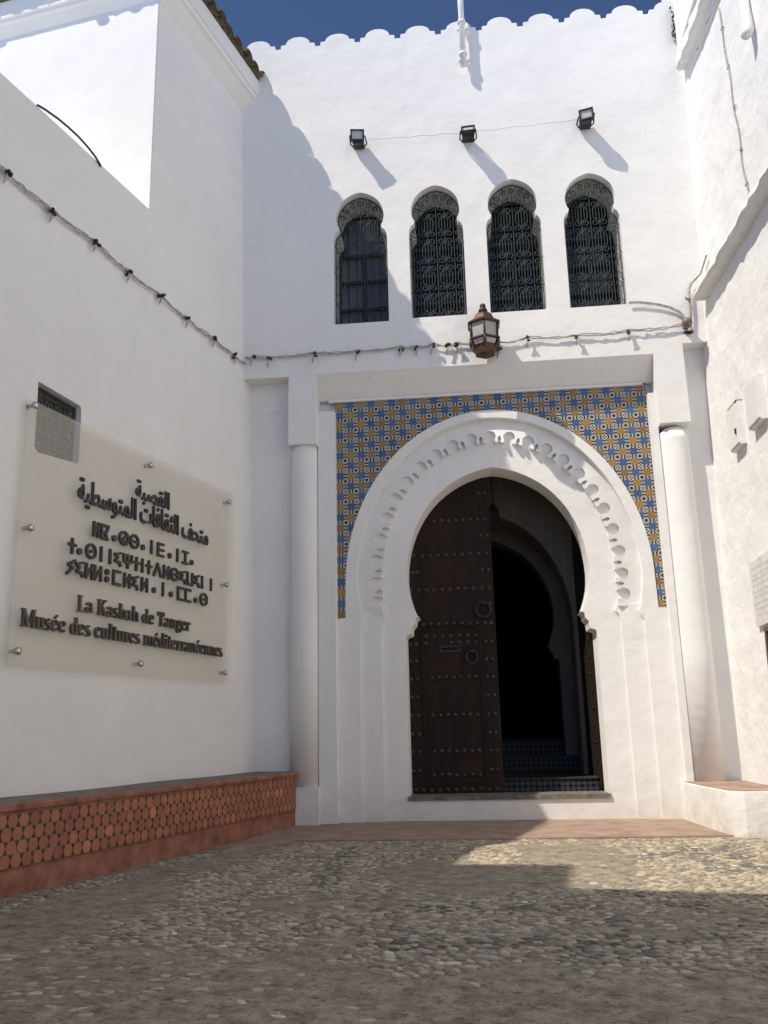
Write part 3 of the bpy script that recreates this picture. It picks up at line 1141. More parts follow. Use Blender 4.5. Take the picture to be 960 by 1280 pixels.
for (h, tc_) in ((5.5, TB), (8.22, TT - 0.009)):
    vs += [LEFT(tc_ - 0.003, h, -0.004), LEFT(0.8, h, -0.004), LEFT(tc_ + 6 * dl, h, 6 * dw), LEFT(0.8, h, 6 * dw)]
ub.add(vs, [(0, 2, 3, 1), (4, 5, 7, 6), (0, 1, 5, 4), (2, 6, 7, 3), (0, 4, 6, 2), (1, 3, 7, 5)])
# pier at the far left of the terrace
q0 = Vector((TB, 0, 0)) + Vector((dl, 0, dw)) * 2.06
pv = []
for h in (5.4, 8.6):
    for (s0, o0) in ((0, 0), (0, 0.5), (1.2, 0), (1.2, 0.5)):
        a_ = q0 + Vector((dl, 0, dw)) * s0 + Vector((dw, 0, -dl)) * o0
        pv.append(LEFT(a_.x - 0.0, h, a_.z))
ub.build('upper_wall', M['left_white'], lb)
co = MB()
PROF = [(0.0, 7.90), (0.03, 7.93), (0.12, 8.02), (0.155, 8.035), (0.165, 8.07), (0.185, 8.075), (0.195, 8.27), (0.0, 8.29)]
vs = []
fn = (dw, -dl)                                             # outward normal of front face (along, out), towards the viewer
for (o, h) in PROF:
    tcn = TT + 0.0
    vs.append(LEFT(0.6, h, o))
    vs.append(LEFT(tcn + fn[0] * o * 0.6, h, o))
    vs.append(LEFT(tcn + 6 * dl + fn[0] * o * 0.6, h, 6 * dw + fn[1] * o * 0.6))
nP = len(PROF)
fs = []
for i in range(nP):
    j = (i + 1) % nP
    for s in range(2):
        fs.append((i * 3 + s, j * 3 + s, j * 3 + s + 1, i * 3 + s + 1))
co.add(vs, fs)
co.build('cornice', M['left_white'], lb)
rt = MB()


def roof_tile(base, axis_out, side, ln, r_):
    """half barrel along axis_out with its mouth outwards"""
    n_ = 9
    vs = []
    up = Vector((0, 0, 1))
    for (d, k_) in ((0.0, 1.0), (-ln, 0.86)):
        for rr in (r_ * k_, (r_ - 0.014) * k_):
            for i in range(n_):
                a = math.pi * i / (n_ - 1)
                vs.append(base + axis_out * d + up * (-d * 0.28) + side * (rr * math.cos(a)) + up * (rr * 1.05 * math.sin(a)))
    fs = []
    for i in range(n_ - 1):
        fs += [(i, i + 1, 2 * n_ + i + 1, 2 * n_ + i), (n_ + i + 1, n_ + i, 3 * n_ + i, 3 * n_ + i + 1), (i + 1, i, n_ + i, n_ + i + 1)]
    rt.add(vs, fs, 0, True)


def channel_tile(base, axis_out, side, ln, r_):
    n_ = 7
    vs = []
    up = Vector((0, 0, 1))
    for (d, k_) in ((0.0, 1.0), (-ln, 1.1)):
        for rr in (r_ * k_, (r_ - 0.014) * k_):
            for i in range(n_):
                a = math.pi * i / (n_ - 1)
                vs.append(base + axis_out * d + up * (-d * 0.28) + side * (rr * math.cos(a)) - up * (rr * 0.75 * math.sin(a)))
    fs = []
    for i in range(n_ - 1):
        fs += [(i, i + 1, 2 * n_ + i + 1, 2 * n_ + i), (n_ + i + 1, n_ + i, 3 * n_ + i, 3 * n_ + i + 1), (i + 1, i, n_ + i, n_ + i + 1)]
    rt.add(vs, fs, 0, True)


t = 0.02
LNv, LMv = Ln, Lm
while t > -1.95:
    jx = random.uniform(-0.014, 0.014)
    roof_tile(LEFT(t, 8.285 + random.uniform(-0.012, 0.012), 0.262 + jx), LNv, LMv, 0.9, 0.085)
    if random.random() < 0.9:
        channel_tile(LEFT(t - 0.098, 8.315, 0.25 + random.uniform(-0.03, 0.02)), LNv, LMv, 0.5, 0.068)
    t -= 0.196
fd = (Lm * dl + Ln * dw)
ff = (Lm * fn[0] + Ln * fn[1])
cpt = LEFT(TT, 8.285, 0)
s = 0.0
while s < 5.5:
    roof_tile(cpt + fd * s + ff * (0.245 + random.uniform(-0.014, 0.014)) + Vector((0, 0, random.uniform(-0.012, 0.012))), ff, -fd, 0.9, 0.085)
    if random.random() < 0.85:
        channel_tile(cpt + fd * (s + 0.098) + ff * (0.262 + random.uniform(-0.04, 0.03)) + Vector((0, 0, 0.03)), ff, -fd, 0.5, 0.068)
    s += 0.196
# bedding mortar and roof slab under the tiles
vs = []
for (o, h) in ((0.20, 8.272), (0.20, 8.33), (-2.2, 9.0), (-2.2, 8.272)):
    vs += [LEFT(0.6, h, o), LEFT(TT + fn[0] * o, h, o), LEFT(TT + 6 * dl + fn[0] * o, h, 6 * dw + fn[1] * o)]
rt.add(vs, [(i * 3 + s_2, ((i + 1) % 4) * 3 + s_2, ((i + 1) % 4) * 3 + s_2 + 1, i * 3 + s_2 + 1) for i in range(4) for s_2 in range(2)], 0)
rt.build('roof_tiles', M['clay_roof'], lb)

ni = MB()
ni.box(LEFT, -3.1, -2.56, 2.80, 3.38, -0.31, -0.12)


def ngrille(pts, r_=0.008):
    ni.tube([LEFT(a, b, -0.055) for a, b in pts], r_, 5, 1)


for b in (2.90, 3.04, 3.18, 3.285):
    ngrille([(-3.055, b), (-2.60, b)], 0.008)
for a in np.linspace(-3.04, -2.61, 5):
    ngrille([(a, 2.85), (a, 3.31)], 0.008)
for a in np.linspace(-2.985, -2.665, 4):
    for b in (2.97, 3.11, 3.23):
        ngrille([(a + x, b + z) for x, z in spiral(0, 0, 0.045, 1.4, math.pi / 2, 1)], 0.008)
ngrille([(-3.06, 3.335), (-2.60, 3.31), (-2.61, 2.88), (-3.04, 2.85), (-3.06, 3.335)], 0.012)
ni.build('wall_vent', [simple('niche_grey', (0.20, 0.20, 0.19), 0.8, 0, 0.3), M['iron']], lb)

# tall wing of the same quarter, outside the picture on the left: throws the courtyard into shade
tw = thing('rear_house', 'tall plain white house out of view on the left, shading the courtyard', 'building', (-5, -8, 0))
a_ = MB()
a_.prism(WORLD, [[(-9, -14), (-2.15, -14), (-2.10, -6.95), (-4.22, -6.50), (-4.10, -5.68), (-9, -5.5)]], 0, 7.36)
a_.build('wall', M['left_white'], tw)

# bench along the left wall
be = thing('tiled_bench', 'long terracotta bench faced with hexagon tiles along the left wall', 'bench', BEN(-3, 0, 0.25))
b_ = MB()
b_.box(BEN, -13, 0.14, -0.05, 0.463, -0.1, 0.478)
b_.build('bench_base', M['bench_red'], be)
b_ = MB()
vs = []
NBt = 60
tv = np.linspace(-13, 0.15, NBt)
for t in tv:
    jo, jh = 0.500 + 0.005 * math.sin(t * 5.1) + 0.003 * math.sin(t * 17), 0.497 + 0.003 * math.sin(t * 3.3)
    vs += [BEN(t, 0.463, -0.1), BEN(t, 0.463, jo - 0.002), BEN(t, jh - 0.012, jo), BEN(t, jh, jo - 0.012), BEN(t, jh, -0.1)]
fs = []
for i in range(NBt - 1):
    for k in range(5):
        k2 = (k + 1) % 5
        fs.append((i * 5 + k, i * 5 + k2, (i + 1) * 5 + k2, (i + 1) * 5 + k))
fs.append((0, 1, 2, 3, 4)[::-1])
fs.append(tuple((NBt - 1) * 5 + k for k in range(5)))
b_.add(vs, fs)
for i in range(len(b_.mi)):
    b_.mi[i] = 1 if i % 5 == 3 else 0
b_.build('bench_cap', [M['bench_red'], M['bench_top']], be)
pp = MB()
pp.box(BEN, -13, 0.10, 0.155, 0.44, 0.478, 0.494)
pp.build('tile_bed', M['grout'], be)
hx_ = MB()
tint = []
PH, RH = 0.088, 0.0715
z_base = 0.156
for row in range(4):
    zc = z_base + RH * (row + 0.5)
    offx = 0.5 * PH if row % 2 else 0.0
    for i in range(-1, 72):
        tc_ = 0.045 - offx - i * PH
        if tc_ - PH / 2 < -6.2 or tc_ + PH / 2 > 0.10:
            continue
        # hexagon, upright points top and bottom cut flat
        a = PH * 0.5
        hz_ = RH * 0.5
        pts = [(-a * 0.60, -hz_), (a * 0.60, -hz_), (a, 0), (a * 0.60, hz_), (-a * 0.60, hz_), (-a, 0)]
        dep = 0.4985 + random.uniform(-0.0012, 0.0012)
        pts2 = [(tc_ + x * 0.965, zc + z * 0.965) for x, z in pts]
        vs = [BEN(x, z, dep) for x, z in pts2] + [BEN(x, z, 0.49) for x, z in pts2]
        hx_.add(vs, [(0, 1, 2, 3, 4, 5)] + [(k, k + 6, (k + 1) % 6 + 6, (k + 1) % 6) for k in range(6)], 0)
        tn = random.uniform(0.78, 1.15) * (1.35 if random.random() < 0.05 else 1)
        tint += [(tn, tn * random.uniform(0.93, 1.07), tn, 1)] * 12
        for sgn in (-1, 1):
            xm = tc_ + a                                      # triangles between neighbours
            tri_ = [(xm, zc + sgn * hz_ * 0.06), (xm + a * 0.37, zc + sgn * hz_ * 0.94), (xm - a * 0.37, zc + sgn * hz_ * 0.94)]
            if sgn < 0:
                tri_ = tri_[::-1]
            if xm + a * 0.5 > 0.10 or random.random() < 0.03:
                continue
            dp2 = 0.4965
            vs = [BEN(x, z, dp2) for x, z in tri_] + [BEN(x, z, 0.49) for x, z in tri_]
            hx_.add(vs, [(0, 1, 2) if sgn > 0 else (0, 1, 2), (0, 3, 4, 1), (1, 4, 5, 2), (2, 5, 3, 0)], 1)
            tint += [(1, 1, 1, 1)] * 6
hx_.build('hexagon_tiles', [M['hexagon'], M['hex_green']], be, tint)

# ------------------------------------------------------------------ right building
rb = thing('old_house', 'lumpy whitewashed old house wall on the right with sloping ledges', 'building', (3.0, -2, 0))
r_ = MB()
r_.box(RIGHT, -0.6, 12, -0.05, 10.5, -3.0, 0.0)
r_.build('rough_wall', M['rough_white'], rb)


def rough_bar(mb, t0, t1, hfun, thick, out, seed, n_=40):
    """ledge along the right wall with a wavering lit edge"""
    r2 = random.Random(seed)
    vs = []
    for i in range(n_):
        t = t0 + (t1 - t0) * i / (n_ - 1)
        h = hfun(t) + r2.uniform(-0.012, 0.012)
        o = out + r2.uniform(-0.01, 0.01)
        e_ = r2.uniform(-0.015, 0.015)
        vs += [RIGHT(t, h, -0.05), RIGHT(t, h, o - 0.02), RIGHT(t, h + 0.03, o), RIGHT(t, h + thick * 0.6 + e_, o - 0.01), RIGHT(t, h + thick + e_, o * 0.35), RIGHT(t, h + thick * 1.35, -0.05)]
    fs = []
    for i in range(n_ - 1):
        for k in range(6):
            k2 = (k + 1) % 6
            fs.append((i * 6 + k, (i + 1) * 6 + k, (i + 1) * 6 + k2, i * 6 + k2))
    fs.append(tuple(range(6)))
    fs.append(tuple((n_ - 1) * 6 + k for k in range(6))[::-1])
    mb.add(vs, fs, 0, False)


r_ = MB()
rough_bar(r_, 0.11, 9.0, lambda t: 5.06 - 0.06 * t, 0.13, 0.13, 3, 90)
r_.build('ledge', M['rough_white'], rb)
r_ = MB()
vs = []
rough_bar(r_, 0.14, 9.0, lambda t: 7.80 - 0.12 * t, 0.30, 0.10, 5, 90)
r_.box(RIGHT, 0.15, 9.0, 8.0, 10.4, -0.05, 0.075)
rough_bar(r_, 0.24, 9.0, lambda t: 7.62 - 0.12 * t, 0.05, 0.04, 9, 90)
r_.build('upper_overhang', M['rough_white'], rb)

# corner plinth on the right
pl = thing('corner_plinth', 'low white plinth with terracotta top in the right corner', 'plinth', (2.2, -0.5, 0))
b_ = MB()
foot = [(1.845, 0.12), (1.865, -0.35), (1.915, -1.05), (1.945, -1.14), (2.03, -1.19), (2.6, -1.20), (2.6, 0.3), (1.845, 0.3)]
b_.prism(WORLD, [foot], -0.05, 0.338)
b_.build('plinth_body', M['rough_white'], pl)
b_ = MB()
b_.prism(WORLD, [[(1.875, 0.17), (1.895, -0.35), (1.945, -1.04), (1.97, -1.11), (2.04, -1.155), (2.40, -1.165), (2.40, 0.178), (1.875, 0.178)]], 0.33, 0.346)
b_.build('plinth_top', M['terracotta'], pl)

# ------------------------------------------------------------------ small things
# floodlights
def floodlight(px, pz, tilt, yaw, label, deep=True):
    f = thing('floodlight', label, 'floodlight', (px, 0, pz), 'floodlights above the windows')
    bc = Vector((px, -0.20, pz - 0.02))
    Q = Matrix.Rotation(yaw, 3, 'Z') @ Matrix.Rotation(tilt, 3, 'X')
    k9 = 0.9
    FB = frame(bc, Q @ Vector((k9, 0, 0)), Q @ Vector((0, 0, k9 if deep else 0.8)), Q @ Vector((0, -k9, 0)))
    b = MB()
    b.prism(FB, [[(-0.085, -0.07), (0.085, -0.07), (0.085, 0.07), (-0.085, 0.07)], [(-0.066, -0.05), (0.066, -0.05), (0.066, 0.055), (-0.066, 0.055)]], -0.012, 0.028)
    b.box(FB, -0.078, 0.078, -0.064, 0.064, -0.045, -0.012)
    for i in range(6):
        b.box(FB, -0.07 + 0.026 * i, -0.062 + 0.026 * i, -0.055, 0.055, -0.062, -0.045)
    b.box(FB, -0.05, 0.05, -0.105, -0.071, -0.02, 0.02)
    if deep:
        b.hexa([Vector((px + sx2 * 0.06, yy, pz - 0.02 + sz2 * 0.05)) for yy in (-0.165, -0.03) for sz2 in (-1, 1) for sx2 in (-1, 1)])
    if not deep:
        b.hexa([Vector((px + sx2 * 0.068, yy, pz - 0.028 + sz2 * 0.010)) for yy in (-0.17, -0.02) for sz2 in (-1, 1) for sx2 in (-1, 1)])
    b.build('housing', M['black'], f)
    b = MB()
    b.box(FB, -0.066, 0.066, -0.05, 0.055, -0.008, 0.012)
    gl = b.build('lamp_glass', M['lamp_glass'], f)
    b = MB()
    for s in (-1, 1):
        b.tube([FB(s * 0.092, 0, 0), Vector((px + s * 0.092, -0.07, pz - 0.03)), Vector((px + s * 0.06, -0.012, pz - 0.03))], 0.008, 6)
    b.tube([Vector((px - 0.06, -0.012, pz - 0.03)), Vector((px + 0.06, -0.012, pz - 0.03))], 0.010, 6)
    b.build('bracket', M['black'], f)
    return f


floodlight(-1.035, 7.29, R(14), R(8), 'black floodlight with pale glass above the leftmost window')
floodlight(0.188, 7.24, R(-27), R(-4), 'middle black floodlight tipped upwards so its glass hardly shows', False)
floodlight(1.468, 7.30, R(6), R(-16), 'black floodlight with pale glass above the rightmost window')

# cable between the floodlights, plastered over
cb = MB()
cb.tube([FAC(-0.93 + 1.10 * i / 20, 7.36 - 0.015 * i / 20 + 0.006 * math.sin(i * 1.3), -0.003) for i in range(21)] + [FAC(0.25 + 1.15 * i / 20, 7.345 + 0.04 * i / 20 + 0.005 * math.sin(i), -0.003) for i in range(21)], 0.006, 6)
tag(cb.build('painted_cable', M['white']), 'whitewashed cable running across the facade between the floodlights', 'cable')

# flagpole
fp = thing('flagpole', 'white flagpole clamped to the top of the parapet', 'flagpole', (0.18, -0.09, 8.2))
b = MB()
b.tube([(0.178, -0.09, 8.15), (0.178, -0.09, 9.2), (0.18, -0.09, 10.8)], [0.034, 0.034, 0.03], 12)
b.build('pole', M['white_paint'], fp)
for z in (8.30, 8.73):
    b = MB()
    b.lathe((0.178, -0.09, z - 0.015), (0, 0, 1), [(0.048, 0), (0.048, 0.03)], 10)
    b.box(FAC, 0.162, 0.194, z - 0.015, z + 0.015, 0.0, 0.08)
    b.box(FAC, 0.12, 0.236, z - 0.018, z + 0.018, 0.0, 0.012)
    b.build('clamp', M['white_paint'], fp)

# copper wall lantern
la = thing('wall_lantern', 'copper hexagonal lantern hung over the portal', 'lantern', (0.246, -0.2, 4.55))
lx, ly = 0.246, -0.20
D6 = R(30)
b = MB()
b.lathe((lx, ly, 5.055), (0, 0, 1), [(0.022, 0.0), (0.042, 0.0), (0.047, 0.012), (0.036, 0.045), (0.024, 0.06), (0.031, 0.075), (0.026, 0.10), (0.008, 0.115)], 10, 0)
b.build('finial', M['black'], la)
b = MB()
b.lathe((lx, ly, 4.885), (0, 0, 1), [(0.172, -0.012), (0.178, 0.004), (0.155, 0.022), (0.112, 0.06), (0.092, 0.115), (0.062, 0.15), (0.036, 0.17)], 6, 0, False, D6, (1, 0, 0))
b.build('roof', M['copper'], la)
b = MB()
for k in range(6):
    a = D6 + k * math.pi / 3
    ca_, sa_ = math.cos(a), math.sin(a)
    b.tube([(lx + 0.150 * ca_, ly + 0.150 * sa_, 4.88), (lx + 0.142 * ca_, ly + 0.142 * sa_, 4.70)], 0.011, 5)
    b.tube([(lx + 0.160 * ca_, ly + 0.160 * sa_, 4.675), (lx + 0.132 * ca_, ly + 0.132 * sa_, 4.60), (lx + 0.075 * ca_, ly + 0.075 * sa_, 4.515)], 0.010, 5)
b.lathe((lx, ly, 4.67), (0, 0, 1), [(0.150, -0.004), (0.168, 0.002), (0.168, 0.014), (0.142, 0.034), (0.12, 0.034)], 6, 0, False, D6, (1, 0, 0))
b.lathe((lx, ly, 4.67), (0, 0, 1), [(0.10, -0.165), (0.118, -0.088), (0.128, -0.075), (0.134, -0.07)], 6, 0, False, D6, (1, 0, 0))
b.lathe((lx, ly, 4.50), (0, 0, 1), [(0.02, -0.018), (0.055, 0.0), (0.085, 0.028), (0.112, 0.06), (0.10, 0.06)], 6, 0, False, D6, (1, 0, 0))
b.build('frame', M['copper'], la)
for k in range(6):
    a0, a1 = D6 + k * math.pi / 3, D6 + (k + 1) * math.pi / 3
    b = MB()
    for (r0, z0, r1, z1) in ((0.143, 4.875, 0.136, 4.70),):
        b.add([(lx + r0 * math.cos(a0), ly + r0 * math.sin(a0), z0), (lx + r0 * math.cos(a1), ly + r0 * math.sin(a1), z0),
               (lx + r1 * math.cos(a1), ly + r1 * math.sin(a1), z1), (lx + r1 * math.cos(a0), ly + r1 * math.sin(a0), z1)], [(0, 1, 2, 3)])
    b.build('glass_pane', M['frost'], la)
    b = MB()
    am = (a0 + a1) / 2
    q_ = []
    for (rr, zz, wd) in ((0.128, 4.662, 0.056), (0.112, 4.605, 0.045)):
        cpt_ = Vector((lx + rr * 0.985 * math.cos(am), ly + rr * 0.985 * math.sin(am), zz))
        tg = Vector((-math.sin(am), math.cos(am), 0))
        q_ += [cpt_ + tg * wd, cpt_ - tg * wd]
    b.add(q_, [(0, 1, 3, 2)])
    b.build('lower_pane', M['frost'], la)
b = MB()
b.tube([(lx, 0.0, 4.96), (lx, ly + 0.09, 4.93)], 0.014, 6)
b.tube([(lx, -0.004, 5.0), (lx, -0.004, 4.66)], 0.016, 6)
b.tube([(lx, 0.0, 4.70), (lx, ly + 0.12, 4.70)], 0.012, 6)
b.build('wall_bracket', M['copper'], la)


for o_ in la.children:
    for v_ in o_.data.vertices:
        if o_.name.startswith('wall_bracket'):
            continue
        v_.co.x = lx + (v_.co.x - lx) * 1.06
        v_.co.y = ly + (v_.co.y - ly) * 1.06
        v_.co.z = 4.80 + (v_.co.z - 4.80) * 0.86 + 0.015


# strings of bare lamp holders
def jitter_path(pts, F, amp, seed, step=0.05):
    r2 = random.Random(seed)
    out = []
    for (a, b) in zip(pts[:-1], pts[1:]):
        n_ = max(2, int(math.hypot(b[0] - a[0], b[1] - a[1]) / step))
        for i in range(n_):
            t = i / n_
            sag = -0.02 * math.sin(math.pi * t)
            out.append(F(a[0] + (b[0] - a[0]) * t, a[1] + (b[1] - a[1]) * t + sag + r2.uniform(-amp, amp), 0.03 + r2.uniform(-amp, amp)))
    out.append(F(*pts[-1], 0.03))
    return out


def holder(parent, F, a, b, big=True, seed=0):
    r2 = random.Random(seed)
    m_ = MB()
    c_ = F(a, b, 0.045)
    for i in range(4 if big else 2):
        d = Vector((r2.uniform(-1, 1), r2.uniform(-1, 1), r2.uniform(-1, 1))) * 0.022
        m_.lathe(c_ + d, Vector((r2.uniform(-1, 1), r2.uniform(-1, 0), r2.uniform(-1, 1))), [(0.006, -0.018), (0.015, -0.010), (0.015, 0.012), (0.006, 0.02)], 7)
    m_.tube([c_, F(a - 0.012, b - 0.05, 0.05), F(a - 0.02, b - 0.10, 0.035)], [0.007, 0.012, 0.003], 6, 1)
    m_.tube([c_ + Vector((0, 0, 0.01)), F(a + 0.02, b + 0.02, 0.02), F(a, b + 0.03, 0.0)], 0.004, 5)
    m_.build('lamp_holder', [M['black'], M['cable']], parent)


HL = [(-3.549, 4.75), (-3.075, 4.721), (-2.565, 4.749), (-2.113, 4.711), (-1.634, 4.727), (-1.193, 4.70), (-0.707, 4.705), (-0.269, 4.704)]
s1 = thing('string_light_cable', 'festoon cable with empty lamp holders sloping along the shaded left wall', 'cable', LEFT(-2, 4.7, 0), 'festoon cables')
b = MB()
pp_ = [(-4.2, 4.74)] + [(x, z + 0.015) for x, z in HL] + [(-0.02, 4.715)]
b.tube(jitter_path(pp_, LEFT, 0.006, 1), 0.0075, 5)
b.tube(jitter_path([(x, z + 0.012) for x, z in pp_], LEFT, 0.010, 2), 0.006, 5)
b.build('cable', M['cable'], s1)
for i, (a, c_) in enumerate(HL):
    holder(s1, LEFT, a, c_, True, i)
s2 = thing('string_light_cable', 'festoon cable with lamp holders running level over the portal lintel', 'cable', FAC(0, 4.75, 0), 'festoon cables')
HF = [(-2.222, 4.77), (-2.038, 4.74), (-1.552, 4.753), (-1.089, 4.749), (-0.621, 4.763), (-0.452, 4.76), (-0.291, 4.768), (-0.13, 4.755), (-0.03, 4.765), (0.395, 4.68), (0.70, 4.78), (1.208, 4.77), (1.736, 4.78)]
b = MB()
pp_ = [(-2.30, 4.775)] + [(x, max(z, 4.74) + 0.02) for x, z in HF] + [(2.29, 4.83)]
b.tube(jitter_path(pp_, FAC, 0.006, 3), 0.0075, 5)
b.tube(jitter_path([(x, z + 0.014) for x, z in pp_], FAC, 0.009, 4), 0.006, 5)
b.build('cable', M['cable'], s2)
for i, (a, c_) in enumerate(HF):
    holder(s2, FAC, a, c_, i in (7, 8, 9), 20 + i)

# loose wiring in the right corner
b = MB()
for k in range(2):
    o = 0.012 * k
    b.tube([FAC(x + o, z + o, 0.03) for x, z in ((1.75, 5.115), (1.86, 5.11), (2.03, 5.075), (2.16, 5.03), (2.25, 4.97), (2.31, 4.88), (2.32, 4.82))], 0.007, 6)
    b.tube([FAC(x + o, z, 0.035) for x, z in ((2.34, 4.80), (2.36, 4.95), (2.365, 5.1), (2.37, 5.22), (2.40, 5.29), (2.44, 5.325))] + [RIGHT(0.10, 5.36, 0.03), RIGHT(0.35, 5.42, 0.03)], 0.009, 6)
    b.tube([FAC(2.37, 5.11, 0.035), FAC(2.345, 5.10, 0.05), FAC(2.33, 5.13, 0.04)], 0.012, 6)
tag(b.build('corner_wiring', M['cable']), 'grey wires climbing the corner beside the sloping ledge', 'cable')
cl = thing('corner_lamp', 'small round brown lamp fixed at the right end of the festoon cable', 'lamp', (2.30, -0.06, 4.83))
b = MB()
b.lathe((2.30, -0.02, 4.80), (0, -1, 0.2), [(0.03, 0), (0.03, 0.03), (0.045, 0.05), (0.055, 0.085), (0.045, 0.12), (0.02, 0.14)], 12)
b.build('lamp_head', simple('lamp_brown', (0.20, 0.15, 0.11), 0.5, 0, 0.3), cl)
b = MB()
b.tube([(2.30, 0.0, 4.76), (2.33, -0.05, 4.73), (2.36, -0.03, 4.75)], 0.018, 7)
b.build('lamp_base', M['black'], cl)

# wire and spout on the right wall
b = MB()
b.tube([RIGHT(1.40 + 0.25 * i / 24 + 0.02 * math.sin(i * 0.9), 7.42 - 2.25 * i / 24, 0.012 + 0.004 * math.sin(i)) for i in range(25)], 0.0065, 5)
for i in (3, 8, 13, 18, 22):
    b.tube([RIGHT(1.40 + 0.25 * i / 24 - 0.02, 7.42 - 2.25 * i / 24, 0.012), RIGHT(1.40 + 0.25 * i / 24 + 0.03, 7.43 - 2.25 * i / 24, 0.012)], 0.008, 5)
tag(b.build('wall_wire', M['cable']), 'thin wire clipped down the rough right wall between its two ledges', 'wire')
b = MB()
b.tube([RIGHT(2.0, 8.2, 0.05), RIGHT(2.10, 7.2, 0.05), RIGHT(2.16, 6.66, 0.055), RIGHT(2.20, 6.42, 0.06), RIGHT(2.215, 6.36, 0.09)], [0.042, 0.042, 0.042, 0.045, 0.04], 10)
tag(b.build('drain_pipe', M['rough_white']), 'whitewashed drain pipe stub ending high on the right wall', 'pipe')

# meter boxes on the right wall
for (lab, t0, t1, h0, h1, sk) in (('larger white meter box on the right wall with its flap ajar', 0.64, 0.93, 3.25, 3.65, True),
                                  ('narrower white meter box at the right edge, beyond the larger one', 1.20, 1.52, 3.27, 3.66, False)):
    mbx = thing('meter_box', lab, 'meter box', RIGHT(t0, h0, 0), 'meter boxes on the right wall')
    b = MB()
    b.box(RIGHT, t0, t1, h0, h1, 0, 0.055)
    b.build('box_body', M['white_paint'], mbx)
    b = MB()
    q_ = [RIGHT(t0 + 0.012, h0 + 0.015, 0.056), RIGHT(t1 - 0.012, h0 + 0.015, 0.056), RIGHT(t0 + 0.012, h1 - 0.02, 0.056), RIGHT(t1 - 0.012, h1 - 0.02, 0.056)]
    q2 = [RIGHT(t0 + 0.012, h0 + 0.015, 0.072), RIGHT(t1 - 0.012, h0 + 0.015, 0.072), RIGHT(t0 + 0.012, h1 - 0.02, 0.076), RIGHT(t1 - 0.012, h1 - 0.02, 0.076)]
    b.hexa(q_ + q2)
    b.build('flap', M['white_paint'], mbx)
    if sk:
        b = MB()
        b.box(RIGHT, t0 + 0.01, t1 - 0.01, h1 - 0.006, h1 + 0.012, 0.0, 0.06)
        b.build('open_slot', M['black'], mbx)
        b = MB()
        b.box(RIGHT, t1 - 0.05, t1 - 0.03, h0 + 0.1, h0 + 0.15, 0.07, 0.085)
        b.build('latch', M['black'], mbx)

# stone plaque and brown board at the right edge
b = MB()
b.prism(RIGHT, [[(0.735, 2.19), (0.75, 2.20), (1.6, 2.235), (1.6, 1.655), (0.80, 1.645), (0.785, 1.655)]], 0.0, 0.03)
plq = tag(b.build('stone_plaque', M['marble']), 'pale marble plaque with worn engraved lines on the right wall', 'plaque')
b = MB()
for i in range(9):
    h = 2.14 - 0.05 * i + random.uniform(-0.006, 0.006)
    t = 0.80
    while t < 1.55:
        w_ = random.uniform(0.02, 0.07)
        b.box(RIGHT, t, t + w_, h - 0.011, h + 0.011, 0.03, 0.0312)
        t += w_ + 0.02
b.build('engraving', simple('engraving_grey', (0.58, 0.56, 0.53), 0.8), plq)
b = MB()
b.prism(RIGHT, [[(0.99, 1.20), (1.75, 1.20), (1.75, 1.625), (0.99, 1.625)], [(1.03, 1.24), (1.71, 1.24), (1.71, 1.585), (1.03, 1.585)]], 0.0, 0.035)
b.box(RIGHT, 1.03, 1.71, 1.24, 1.585, 0.0, 0.015)
tag(b.build('notice_board', M['brown']), 'brown framed board below the marble plaque at the right edge', 'board')

# loose black cable on the ledge of the left house
b = MB()
kp = [(-3.27, 5.53), (-3.18, 5.553), (-3.05, 5.575), (-2.93, 5.585), (-2.80, 5.585), (-2.68, 5.57), (-2.58, 5.545), (-2.52, 5.515), (-2.505, 5.50)]
b.tube([LEFT(a, c_, 0.012) for a, c_ in kp], 0.009, 7)
tag(b.build('black_cable', M['black']), 'black cable looping over the edge of the left house terrace', 'cable')

# weeds in the gap between parapet and right house
wd = MB()
for i in range(70):
    c_ = Vector((2.55 + random.gauss(0, 0.022), -0.04 + random.uniform(-0.04, 0.04), random.uniform(8.25, 8.72)))
    a_ = Vector((random.uniform(-1, 1), random.uniform(-1, 0.2), random.uniform(-0.6, 1))).normalized() * random.uniform(0.02, 0.05)
    b_ = a_.orthogonal().normalized() * random.uniform(0.008, 0.016)
    wd.add([c_ - b_, c_ + a_ * 0.6 - b_ * 1.2, c_ + a_, c_ + a_ * 0.6 + b_ * 1.2, c_ + b_], [(0, 1, 2, 3, 4)], 0)
tag(wd.build('dry_weeds', M['weed']), 'dry weeds growing in the crack at the right end of the parapet', 'weeds')

# ------------------------------------------------------------------ museum sign
sg = thing('museum_sign', 'large acrylic museum sign with Arabic, Tifinagh and French lettering on the left wall', 'sign', LEFT(-1.75, 1.32, 0.05))
b = MB()
b.prism(LEFT, [[(-3.254, 1.317), (-0.402, 1.328), (-0.301, 3.178), (-3.198, 3.158)]], 0.045, 0.057)
b.build('acrylic_panel', M['acrylic'], sg)
for (a, h) in ((-3.155, 3.125), (-1.754, 3.079), (-0.428, 3.073), (-3.129, 2.246), (-0.468, 2.245), (-3.177, 1.409), (-1.823, 1.411), (-0.492, 1.413)):
    b = MB()
    ax_ = LEFT(0, 0, 1) - LEFT(0, 0, 0)
    b.lathe(LEFT(a, h, 0.0), ax_, [(0.016, 0.0), (0.016, 0.056), (0.026, 0.058), (0.026, 0.074), (0.018, 0.082), (0.004, 0.085)], 12)
    b.build('standoff_bolt', M['steel'], sg)


def strokes_add(mb, polys, F, d0, d1):
    for i, pl_ in enumerate(polys):
        mb.prism(F, [pl_], d0, d1 + 0.0002 * (i % 7))


